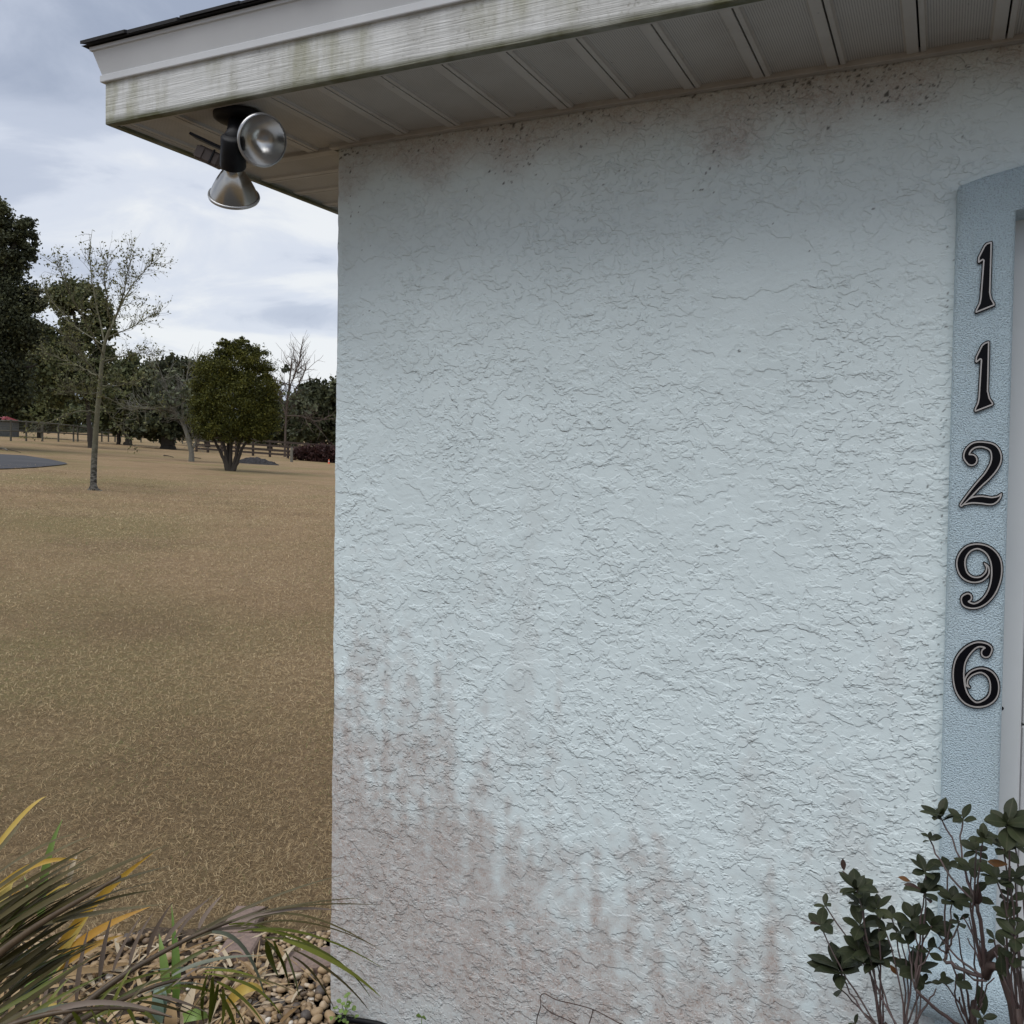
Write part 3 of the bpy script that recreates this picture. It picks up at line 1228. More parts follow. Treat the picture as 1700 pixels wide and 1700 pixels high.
def poly_field(xs, ys, poly, rnd_=0.0):
    X, Y = np.meshgrid(xs, ys)
    d = np.full(X.shape, 1e9)
    ins = np.zeros(X.shape, bool)
    n = len(poly)
    for k in range(n):
        (x0, y0), (x1, y1) = poly[k], poly[(k + 1) % n]
        ex, ey = x1 - x0, y1 - y0
        t = np.clip(((X - x0) * ex + (Y - y0) * ey) / (ex * ex + ey * ey), 0, 1)
        d = np.minimum(d, np.hypot(X - x0 - t * ex, Y - y0 - t * ey))
        c = ((y0 > Y) != (y1 > Y)) & (X < (x1 - x0) * (Y - y0) / (y1 - y0 + 1e-12) + x0)
        ins ^= c
    return np.where(ins, d, -d) + rnd_


def numerals():
    def c7(p): return (1500 + p[0] * 0.28235, 240 + p[1] * 0.28235)
    def c8(p): return (1500 + p[0] * 0.29412, 700 + p[1] * 0.29412, p[2] * 0.29412)
    one_a = [(518, 569), (487, 578), (473, 592), (437, 662), (435, 694), (442, 699), (466, 683), (449, 900), (443, 932), (421, 975), (421, 990), (430, 991), (537, 948), (538, 936), (520, 905), (513, 870), (522, 576)]
    one_b = [(500, 1154), (475, 1163), (457, 1178), (422, 1250), (420, 1279), (430, 1285), (452, 1267), (438, 1490), (432, 1520), (416, 1552), (416, 1571), (425, 1573), (528, 1533), (530, 1520), (510, 1490), (500, 1450), (507, 1160)]
    two = [(384, 216, 40), (357, 198, 27), (364, 163, 24), (400, 133, 24), (455, 130, 24), (505, 150, 31), (524, 195, 37), (514, 245, 35), (476, 302, 30), (428, 352, 26), (384, 402, 23), (350, 442, 20), (326, 470, 16)]
    two_b = [(345, 462, 14), (388, 443, 25), (440, 441, 30), (498, 447, 29), (535, 430, 19), (552, 408, 10)]
    nine = [(456, 799, 9), (474, 822, 15), (470, 858, 20), (435, 888, 22), (385, 890, 25), (342, 862, 30), (324, 810, 33), (332, 760, 31), (367, 718, 27), (422, 704, 23), (480, 728, 30), (518, 782, 38), (526, 850, 38), (514, 920, 34), (488, 977, 30), (448, 1020, 26), (400, 1040, 23), (355, 1028, 27), (347, 1002, 31), (362, 992, 32)]
    six = [(466, 1304, 36), (480, 1282, 28), (458, 1262, 22), (412, 1260, 24), (362, 1292, 32), (322, 1350, 38), (310, 1430, 40), (322, 1510, 38), (357, 1568, 32), (410, 1597, 23), (470, 1582, 28), (508, 1540, 33), (512, 1475, 33), (488, 1427, 28), (440, 1404, 22), (388, 1418, 21), (358, 1450, 18), (356, 1482, 15), (374, 1500, 8)]
    labels = {'1a': 'black numeral one with silver inline, topmost on the blue surround',
              '1b': 'black numeral one with silver inline, directly above the numeral two',
              '2': 'black numeral two with a curled top and silver inline, below the ones',
              '9': 'black numeral nine with silver inline, between the two and the six',
              '6': 'black numeral six with silver inline, lowest on the blue surround'}
    yf = -0.0295
    for key, px0, py0 in (('1a', 1610, 392), ('1b', 1608, 558), ('2', 1582, 724), ('9', 1578, 890), ('6', 1572, 1055)):
        xs = np.arange(px0, px0 + 92, 0.5)
        ys = np.arange(py0, py0 + 132, 0.5)
        if key == '1a': f = poly_field(xs, ys, [c7(p) for p in one_a], 1.1)
        elif key == '1b': f = poly_field(xs, ys, [c7(p) for p in one_b], 1.1)
        elif key == '2': f = np.maximum(stroke_field(xs, ys, [c8(p) for p in two]), stroke_field(xs, ys, [c8(p) for p in two_b]))
        elif key == '9': f = stroke_field(xs, ys, [c8(p) for p in nine])
        else: f = stroke_field(xs, ys, [c8(p) for p in six])
        to3 = lambda a, b: on_y(a, b, yf - 0.006)
        mb = MB()
        fill_field(mb, f, xs, ys, to3, yf - 0.006, yf)
        c = on_y(px0 + 45, py0 + 65, yf)
        o = mb.build('house_number', M['digit_black'], None, loc=c)
        props(o, labels[key], 'house number', 'black house numerals on the blue surround')
        mb = MB()
        g = np.minimum(f - 1.7, 4.0 - f)
        fill_field(mb, g, xs, ys, to3, yf - 0.0072, yf - 0.0061)
        mb.build('silver_inline', M['digit_silver'], o)


numerals()


# ------------------------------------------------------------------ flood light under the eave
def flood_light():
    c = on_z(397, 191, HS)
    fl = thing('flood_light', c, 'black twin flood light with two silver bulbs under the eave', 'flood light')
    mb = MB()
    mb.lathe([(0.0, 0.062), (0.010, 0.061), (0.016, 0.052), (0.022, 0.03), (0.022, 0.0005)], c, (0, 0, -1), 36)
    mb.build('canopy', M['black'], fl, True)
    d0 = (c - CAM) @ FW
    # upper lamp: faces the viewer and a little to the right
    b1 = at(435, 233, d0 - 0.10)
    to_cam = (CAM - b1) / np.linalg.norm(CAM - b1)
    ax1 = to_cam * 0.88 + RT * 0.50 - UP * 0.10
    ax1 /= np.linalg.norm(ax1)
    b2 = at(388.5, 325, d0 - 0.02)
    ax2 = -UP * 0.80 - RT * 0.20 + FW * 0.74
    ax2 /= np.linalg.norm(ax2)
    refl = [(-0.088, 0.0135), (-0.082, 0.019), (-0.074, 0.0215), (-0.066, 0.0225), (-0.058, 0.030), (-0.040, 0.041), (-0.022, 0.050), (-0.006, 0.0565), (0.0, 0.0585)]
    for (b, ax, s) in ((b1, ax1, 0.99), (b2, ax2, 0.99)):
        m1 = MB()
        m1.lathe([(h * s, r * s) for h, r in refl], b, ax, 48)
        r_ = m1.build('bulb', M['mirror'], fl, True)
        mi = MB()
        mi.lathe([(-0.046, 0.0004), (-0.0445, 0.009), (-0.040, 0.020), (-0.031, 0.033), (-0.018, 0.045), (-0.004, 0.0545), (0.0, 0.0568)], b, ax, 48)
        mi.build('reflector', M['bowl'], r_, True)
        m2 = MB()
        m2.lathe([(-0.002, 0.0575), (-0.003, 0.0605), (0.001, 0.0615), (0.005, 0.0605), (0.0062, 0.0575)], b, ax, 48)
        m2.build('rim', M['rim'], r_, True)
        m3 = MB()
        m3.lathe([(0.0045, 0.0572), (0.008, 0.050), (0.0105, 0.036), (0.012, 0.018), (0.0124, 0.0004)], b, ax, 48)
        m3.build('lens', M['lens'], r_, True)
        # socket cup and arm back to the canopy
        m4 = MB()
        m4.lathe([(-0.150, 0.0002), (-0.150, 0.022), (-0.146, 0.0265), (-0.118, 0.0275), (-0.100, 0.0295), (-0.078, 0.0305), (-0.0745, 0.029), (-0.0755, 0.022)], b, ax, 28)
        back = b - ax * 0.146
        m4.tube([back + ax * 0.01, back * 0.45 + c * 0.55 + np.array([0, 0, -0.022]), c + np.array([0, 0, -0.012])], [0.024, 0.023, 0.025], 12)
        m4.build('socket', M['black'], fl, True)
    # knuckle between the arms
    kn = MB()
    kn.lathe([(0.012, 0.026), (0.05, 0.024), (0.062, 0.018), (0.066, 0.0005)], c, (0.1, -0.1, -1), 20)
    kn.build('knuckle', M['black'], fl, True)
    # motion sensor: tilted housing below a visor plate
    s = at(352, 254, d0 + 0.05)
    axx, axy, axz = RT * 0.90 - UP * 0.42, FW * 0.9 + UP * 0.1, UP * 0.9 + RT * 0.42

    def rbox(name, cx, cy, cz, hx, hy, hz, mat, par):
        m = MB()
        m.box(-hx, hx, -hy, hy, -hz, hz, min(hx, hy, hz) * 0.3)
        m.V = [tuple(s + axx * (v[0] + cx) + axy * (v[1] + cy) + axz * (v[2] + cz)) for v in m.V]
        return m.build(name, mat, par)
    sn = rbox('motion_sensor', 0.0, 0, -0.012, 0.033, 0.024, 0.018, M['sensor'], fl)
    rbox('visor', -0.012, -0.002, 0.020, 0.050, 0.030, 0.0035, M['black'], sn)
    rbox('sensor_window', -0.022, -0.0255, -0.012, 0.010, 0.0018, 0.014, M['sensor'], sn)
    rbox('sensor_clip', 0.012, -0.0258, -0.010, 0.0022, 0.0018, 0.019, M['black'], sn)
    ar = MB()
    ar.tube([s + axz * 0.022 + axx * 0.02, s * 0.5 + c * 0.5 + np.array([0, 0, -0.018]), c + np.array([0, 0, -0.014])], [0.008, 0.008, 0.01], 8)
    ar.build('sensor_arm', M['black'], sn)


flood_light()

# ------------------------------------------------------------------ stones, bricks and small things at the foot of the wall
PEB = tinted('river_pebble', [(0.0, (0.09, 0.075, 0.065)), (0.2, (0.20, 0.135, 0.08)), (0.45, (0.36, 0.25, 0.14)), (0.65, (0.42, 0.31, 0.20)), (0.85, (0.55, 0.46, 0.35)), (1.0, (0.66, 0.61, 0.54))], 0.55, 0.4, 0, 45)
import bmesh


def ico(sub):
    b = bmesh.new()
    bmesh.ops.create_icosphere(b, subdivisions=sub, radius=1.0)
    V = np.array([v.co[:] for v in b.verts])
    Fc = np.array([[v.index for v in f.verts] for f in b.faces])
    b.free()
    return V, Fc


ICV, ICF = ico(2)


def pebble_shape(seed):
    r = np.random.default_rng(seed)
    V = ICV.copy()
    a, b = r.normal(size=3), r.normal(size=3)
    V *= (1 + 0.16 * np.sin(V @ a * 1.5 + seed) + 0.10 * np.sin(V @ b * 2.3))[:, None]
    return V * np.array([1.0, r.uniform(0.68, 0.9), r.uniform(0.5, 0.72)])


def pebbles():
    protos = []
    for k in range(36):
        V = pebble_shape(k)
        o = mesh_obj('pebble', V, ICF, PEB, None, True, {'tint': np.full(len(V), float(np.clip(rng.normal(0.44, 0.24), 0, 1)))})
        protos.append(o.data)
        bpy.data.objects.remove(o)
    pts = []
    R_ = random.Random(3)
    tries = 0
    while len(pts) < 285 and tries < 20000:
        tries += 1
        u, v = R_.uniform(395, 552), R_.uniform(1588, 1706)
        if R_.random() < 0.25:
            u, v = R_.uniform(120, 400), R_.uniform(1555, 1640)
        p = on_z(u, v, 0.012)
        if p[0] > -0.015 and p[1] > -0.03:
            continue
        r = R_.uniform(0.009, 0.0185)
        ok = all((p[0] - q[0]) ** 2 + (p[1] - q[1]) ** 2 > (0.72 * (r + q[2])) ** 2 for q in pts)
        if not ok:
            continue
        pts.append((p[0], p[1], r))
        o = bpy.data.objects.new('pebble', protos[R_.randrange(36)])
        COL.objects.link(o)
        o.parent = BED
        o.location = (p[0], p[1], 0.008 + r * 0.42 + R_.uniform(0, 0.012))
        o.rotation_euler = (R_.uniform(-0.4, 0.4), R_.uniform(-0.4, 0.4), R_.uniform(0, 6.3))
        o.scale = (r, r, r)
    # the many small ones between and beyond, one mass
    n = 2600
    U = rng.uniform(-60, 552, n)
    Vv = rng.uniform(1548, 1745, n)
    VV, FF, TT = [], [], []
    b = 0
    v1, f1 = ico(1)
    for u, v in zip(U, Vv):
        p = on_z(u, v, 0.008)
        if p[0] > -0.01 and p[1] > -0.02:
            continue
        if u < 395 and rng.random() < 0.65:
            continue
        r = rng.uniform(0.005, 0.013)
        a = rng.uniform(0, 6.3)
        W = v1 * np.array([r, r * rng.uniform(0.65, 0.95), r * 0.62])
        W = np.stack([W[:, 0] * math.cos(a) - W[:, 1] * math.sin(a), W[:, 0] * math.sin(a) + W[:, 1] * math.cos(a), W[:, 2]], -1)
        VV.append(W + np.array([p[0], p[1], 0.008 + r * 0.3]))
        FF.append(f1 + b)
        TT.append(np.full(len(v1), float(np.clip(rng.normal(0.4, 0.25), 0, 1))))
        b += len(v1)
    o = mesh_obj('pebbles', np.concatenate(VV), np.concatenate(FF), PEB, BED, True, {'tint': np.concatenate(TT)})
    o['kind'] = 'stuff'


pebbles()
BRICK = simple('pinkish_concrete_paver', (0.27, 0.19, 0.155), (0.17, 0.125, 0.105), 60, 0.85, 0.6)


def edging():
    specs = [((404, 1524), 0.105, 0.16, 0.036, -0.05, 'worn pinkish edging brick lying nearest the lawn, under palm leaflets'),
             ((399, 1566), 0.105, 0.12, 0.04, -0.04, 'pinkish edging brick with flat top beside the river pebbles'),
             ((528, 1588), 0.19, 0.10, 0.035, 0.30, 'pinkish edging brick against the foot of the wall corner')]
    for (c, w, d, h, rz, lab) in specs:
        p = on_z(*c, h)
        mb = MB()
        mb.box(-w / 2, w / 2, -d / 2, d / 2, 0, h, 0.006)
        o = mb.build('edging_brick', BRICK)
        # align to the viewing direction, turned a little
        o.location = (p[0], p[1], 0.002)
        o.rotation_euler = (rnd.uniform(-0.03, 0.03), rnd.uniform(-0.03, 0.03), math.radians(YAW) + rz)
        props(o, lab, 'edging brick', 'bricks edging the planting bed')


edging()


# ------------------------------------------------------------------ leaves
def bez(a, m, b, n):
    a, m, b = (np.asarray(v, float) for v in (a, m, b))
    c = 2 * m - (a + b) / 2
    t = np.linspace(0, 1, n)[:, None]
    return a * (1 - t) ** 2 + 2 * c * t * (1 - t) + b * t * t


def wprof(w, n, kind='leaflet'):
    t = np.linspace(0, 1, n)
    if kind == 'leaflet':
        s = np.minimum(1, 0.45 + 2.2 * t) * (1 - t ** 2.2) ** 0.8
    else:
        s = (0.75 + 0.25 * np.sin(np.pi * t)) * (1 - t ** 3) ** 0.9
    return w * np.maximum(s, 0.03)


PALM_BROWN = tinted('palm_leaflet_bronze', [(0.0, (0.042, 0.033, 0.008)), (0.5, (0.092, 0.075, 0.026)), (1.0, (0.16, 0.135, 0.07))], 0.42, 0.3, 0.12, 14)
PALM_TAUPE = tinted('palm_leaflet_taupe', [(0.0, (0.13, 0.095, 0.07)), (1.0, (0.24, 0.185, 0.145))], 0.5, 0.4, 0.1, 14)
PALM_GREEN = tinted('palm_leaflet_green', [(0.0, (0.05, 0.06, 0.006)), (0.5, (0.12, 0.135, 0.016)), (1.0, (0.20, 0.215, 0.035))], 0.4, 0.35, 0.2, 14)
PALM_GREY = tinted('palm_leaflet_greygreen', [(0.0, (0.10, 0.115, 0.075)), (1.0, (0.20, 0.215, 0.16))], 0.45, 0.45, 0.12, 14)
RACHIS = simple('palm_rachis', (0.095, 0.062, 0.032), (0.055, 0.036, 0.018), 40, 0.5)
PM = {'b': PALM_BROWN, 't': PALM_TAUPE, 'g': PALM_GREEN, 'y': PALM_GREY}


def strip(name, par, a, m, b, w, mat, n=10, fold=0.22, kind='leaflet', tint=None, nmix=0.5):
    """a, m, b: (px, py, depth) along the leaf"""
    A, Mm, B = (at(*q) for q in (a, m, b))
    pts = bez(A, Mm, B, n)
    mid = pts[n // 2]
    tc = (CAM - mid) / np.linalg.norm(CAM - mid)
    nref = tc * nmix + np.array([0, 0, 1.0]) * (1 - nmix) + rng.normal(0, 0.22, 3)
    mb = MB()
    mb.ribbon(pts, wprof(w * (0.9 if kind == 'leaflet' else 1.0), n, kind), nref, fold, rnd.random() if tint is None else tint)
    return mb.build(name, mat, par, True)


def palm():
    root = at(-190, 1990, 1.75)
    root[2] = 0.0
    pl = thing('palm', root, 'small feather palm with bronze and green fronds reaching in over the bed', 'palm')
    mb = MB()
    mb.tube([root + [0, 0, -0.02], root + [0, 0, 0.25], root + [0.01, 0, 0.42]], [0.09, 0.085, 0.05], 12)
    mb.build('trunk', RACHIS, pl, True)
    crown = root + np.array([0.0, 0.0, 0.42])

    def frond(path, r0):
        pts = np.array([at(*q) for q in path])
        # smooth
        t = np.linspace(0, len(pts) - 1, 22)
        P = np.stack([np.interp(t, np.arange(len(pts)), pts[:, k]) for k in range(3)], -1)
        for _ in range(3):
            P[1:-1] = (P[:-2] + 2 * P[1:-1] + P[2:]) / 4
        m = MB()
        m.tube(P, np.linspace(r0, r0 * 0.25, len(P)), 7)
        f = m.build('frond', RACHIS, pl, True)
        # stalk back to the crown
        s = MB()
        a = pts[0]
        s.tube(bez(crown, (crown + a) / 2 + np.array([0, 0, 0.05]), a, 8), np.linspace(r0 * 1.5, r0, 8), 7)
        s.build('stalk', RACHIS, f, True)
        return f

    def L(f, a, m, b, w, mk, tint=None, d=(2.0, 2.0, 2.0), nm=0.55):
        if m is None:
            m = ((a[0] + b[0]) / 2 + rnd.uniform(-2, 2), (a[1] + b[1]) / 2 - rnd.uniform(2, 9))
        w = w if w < 0.018 else 0.0135
        strip('leaflet', f, (*a, d[0]), (*m, d[1]), (*b, d[2]), w, PM[mk], 11, 0.25, 'leaflet', tint, nm)
    # frond A: bronze, close together, rising to the right out of the frame's left side
    fa = frond([(-150, 1725, 1.75), (-60, 1640, 1.72), (0, 1580, 1.70), (70, 1530, 1.70), (140, 1490, 1.70), (200, 1455, 1.70)], 0.011)
    dA = (1.72, 1.72, 1.74)
    for a, m, b, w, tn in [((-40, 1480), (50, 1415), (131, 1383), 0.012, .55), ((-40, 1502), (60, 1432), (149, 1388), 0.012, .7),
                           ((-30, 1512), (70, 1450), (156, 1403), 0.011, .3), ((-30, 1545), (70, 1475), (172, 1411), 0.012, .45),
                           ((-20, 1560), (130, 1470), (281, 1402), 0.017, .35), ((10, 1556), (130, 1480), (256, 1420), 0.013, .1),
                           ((40, 1540), (150, 1480), (284, 1437), 0.012, .2), ((70, 1530), (180, 1485), (283, 1461), 0.012, .25),
                           ((-10, 1580), (75, 1520), (160, 1468), 0.016, .15), ((0, 1570), (90, 1508), (190, 1455), 0.013, .1),
                           ((-30, 1440), (5, 1403), (38, 1362), 0.012, .8), ((20, 1548), (140, 1520), (276, 1501), 0.017, .95),
                           ((-10, 1605), (60, 1560), (124, 1522), 0.024, .05), ((-20, 1640), (60, 1580), (137, 1528), 0.026, .1),
                           ((-20, 1665), (55, 1605), (128, 1550), 0.024, .08), ((-25, 1695), (60, 1630), (160, 1560), 0.022, .12),
                           ((-25, 1718), (70, 1645), (168, 1580), 0.018, .3), ((-15, 1600), (90, 1530), (215, 1470), 0.014, .3),
                           ((-30, 1525), (20, 1490), (75, 1462), 0.010, .5), ((-25, 1625), (50, 1590), (110, 1545), 0.022, .0),
                           ((60, 1545), (160, 1500), (262, 1477), 0.011, .35), ((-20, 1590), (40, 1545), (100, 1500), 0.016, .2)]:
        L(fa, a, m, b, w, 'b', tn, dA)
    for k in range(52):
        a_ = (rnd.uniform(-45, 0), rnd.uniform(1530, 1700))
        b_ = (a_[0] + rnd.uniform(95, 190), a_[1] - rnd.uniform(70, 125))
        L(fa, a_, ((a_[0] + b_[0]) / 2, (a_[1] + b_[1]) / 2 - rnd.uniform(4, 14)), b_, rnd.uniform(0.006, 0.012), ('b', 'b', 'g')[k % 3], rnd.uniform(0, .6), (1.74, 1.75, 1.78))
    # frond B: long stem through the middle, taupe leaflets above, dark and green ones to the right
    fb = frond([(60, 1745, 1.85), (125, 1678, 1.90), (200, 1620, 1.96), (280, 1575, 2.02), (335, 1547, 2.06), (400, 1524, 2.10), (445, 1506, 2.12)], 0.0085)
    up_ = [((96, 1676), (104, 1625), (120, 1573), .0125), ((127, 1664), (134, 1600), (148, 1540), .014), ((165, 1630), (172, 1575), (186, 1520), .013),
           ((188, 1613), (205, 1570), (237, 1517), .0125), ((215, 1603), (228, 1560), (255, 1515), .011), ((245, 1586), (258, 1545), (287, 1497), .012),
           ((272, 1567), (300, 1530), (347, 1494), .0125), ((290, 1558), (318, 1520), (355, 1485), .010), ((330, 1541), (344, 1515), (370, 1485), .012),
           ((70, 1690), (76, 1650), (88, 1610), .011)]
    for a, m, b, w in up_:
        L(fb, a, m, b, w, 't', None, (1.98, 1.99, 2.0))
    rt = [((345, 1541), (450, 1490), (577, 1450), .0085, 'b', .3), ((372, 1532), (490, 1503), (609, 1490), .007, 'b', .2), ((385, 1530), (500, 1504), (632, 1503), .007, 'b', .15),
          ((400, 1527), (488, 1509), (570, 1513), .009, 't', .9), ((400, 1538), (500, 1519), (637, 1581), .007, 'b', .5), ((400, 1542), (505, 1531), (632, 1575), .006, 'b', .2),
          ((395, 1547), (512, 1551), (640, 1610), .008, 'g', .3), ((440, 1556), (545, 1585), (620, 1663), .007, 'g', .2), ((470, 1560), (560, 1600), (634, 1657), .013, 'g', .75),
          ((488, 1577), (560, 1622), (616, 1682), .007, 'b', .2), ((486, 1588), (525, 1623), (558, 1682), .006, 'b', .3), ((442, 1563), (450, 1595), (463, 1622), .017, 'g', .2),
          ((455, 1562), (470, 1600), (482, 1640), .015, 'g', .35), ((474, 1580), (488, 1620), (497, 1660), .010, 'g', .45), ((440, 1560), (470, 1600), (478, 1645), .012, 'g', .1),
          ((330, 1548), (395, 1541), (460, 1546), .008, 't', .6), ((352, 1547), (405, 1575), (442, 1662), .013, 'y', .4), ((380, 1535), (440, 1540), (500, 1575), .008, 'g', .5),
          ((420, 1545), (500, 1560), (575, 1612), .008, 'g', .5), ((320, 1552), (380, 1520), (440, 1500), .008, 'b', .1), ((300, 1567), (380, 1540), (450, 1535), .009, 'b', .3)]
    for a, m, b, w, k, tn in rt:
        L(fb, a, m, b, w, k, tn, (2.06, 2.10, 2.14))
    # frond C: green, low, drooping leaflets
    fc = frond([(70, 1760, 1.80), (120, 1700, 1.86), (190, 1665, 1.92), (266, 1632, 1.98), (340, 1618, 2.0), (380, 1640, 2.02)], 0.007)
    gr = [((266, 1622), (325, 1585), (370, 1566), .011, 'g', .2), ((286, 1620), (352, 1594), (436, 1587), .011, 'y', .6), ((250, 1612), (330, 1606), (414, 1611), .007, 'y', .3),
          ((352, 1622), (340, 1650), (328, 1676), .012, 'g', .3), ((352, 1622), (350, 1665), (346, 1704), .016, 'g', .5), ((362, 1634), (356, 1670), (347, 1706), .013, 'g', .3),
          ((370, 1642), (372, 1675), (366, 1712), .012, 'g', .6), ((374, 1650), (395, 1678), (410, 1710), .009, 'g', .4), ((360, 1630), (405, 1660), (440, 1704), .010, 'g', .7),
          ((378, 1625), (430, 1645), (470, 1690), .008, 'g', .5), ((366, 1620), (430, 1625), (495, 1650), .006, 'b', .6), ((340, 1612), (400, 1615), (455, 1640), .008, 'g', .8),
          ((345, 1618), (336, 1660), (338, 1700), .011, 'g', .15), ((300, 1625), (260, 1650), (205, 1668), .009, 'g', .6), ((240, 1650), (300, 1632), (350, 1640), .008, 'y', .5),
          ((150, 1662), (225, 1624), (300, 1612), .008, 'g', .55), ((160, 1690), (230, 1640), (300, 1622), .011, 'g', .25), ((365, 1650), (385, 1690), (392, 1720), .011, 'g', .35),
          ((350, 1640), (318, 1680), (300, 1720), .012, 'g', .2), ((230, 1640), (200, 1690), (185, 1720), .009, 'y', .3)]
    for a, m, b, w, k, tn in gr:
        L(fc, a, m, b, w, k, tn, (1.97, 2.0, 2.03))
    for k in range(16):
        u_ = rnd.uniform(0.0, 1.0)
        a_ = (130 + 210 * u_, 1700 - 82 * u_ + rnd.uniform(-4, 4))
        b_ = (a_[0] + rnd.uniform(20, 120), a_[1] + rnd.uniform(-45, 70))
        L(fc, a_, None, b_, rnd.uniform(0.006, 0.010), ('g', 'g', 'b', 't')[k % 4], rnd.uniform(.2, 1), (1.95, 1.98, 2.02))
    for k in range(12):
        u_ = rnd.uniform(0.0, 1.0)
        a_ = (20 + 190 * u_, 1712 - 30 * u_)
        b_ = (a_[0] + rnd.uniform(30, 110), a_[1] - rnd.uniform(35, 85))
        L(fc, a_, None, b_, rnd.uniform(0.006, 0.010), ('g', 'b', 'g')[k % 3], rnd.uniform(.2, 1), (1.9, 1.92, 1.95))
    # frond D: greyish band along the bottom
    fd = frond([(-60, 1760, 1.65), (0, 1705, 1.66), (80, 1682, 1.68), (150, 1674, 1.70), (215, 1673, 1.72), (285, 1688, 1.74)], 0.007)
    for a, m, b, w, k, tn in [((20, 1700), (120, 1668), (215, 1672), .012, 'y', .3), ((60, 1690), (170, 1664), (290, 1690), .012, 't', .3), ((-20, 1690), (50, 1650), (130, 1600), .010, 'g', .3),
                              ((90, 1688), (110, 1700), (125, 1730), .010, 'y', .6), ((150, 1676), (160, 1700), (165, 1735), .010, 'g', .6), ((180, 1676), (195, 1700), (198, 1735), .010, 'g', .8),
                              ((212, 1676), (226, 1700), (230, 1735), .010, 'g', .6), ((240, 1680), (258, 1700), (262, 1735), .010, 'g', .5), ((-20, 1715), (40, 1680), (95, 1640), .012, 'b', .5),
                              ((30, 1700), (90, 1660), (180, 1615), .009, 'g', .3), ((0, 1702), (40, 1712), (70, 1740), .011, 'y', .4), ((120, 1680), (135, 1705), (140, 1735), .010, 'g', .4)]:
        L(fd, a, m, b, w, k, tn, (1.68, 1.70, 1.72))


palm()

YEL = tinted('yellowing_strap_leaf', [(0.0, (0.42, 0.20, 0.02)), (0.5, (0.52, 0.33, 0.05)), (1.0, (0.55, 0.44, 0.13))], 0.45, 0.4, 0.25, 25)
GRN = tinted('green_strap_leaf', [(0.0, (0.09, 0.17, 0.03)), (1.0, (0.22, 0.32, 0.08))], 0.42, 0.45, 0.25, 25)
TAN = tinted('dried_strap_leaf', [(0.0, (0.24, 0.15, 0.07)), (0.6, (0.40, 0.28, 0.15)), (1.0, (0.50, 0.42, 0.30))], 0.7, 0.2, 0.1, 30)
TEAL = tinted('bluish_strap_leaf', [(0.0, (0.09, 0.14, 0.10)), (1.0, (0.15, 0.21, 0.16))], 0.45, 0.4, 0.1, 30)
SM = {'Y': YEL, 'G': GRN, 'T': TAN, 'B': TEAL}


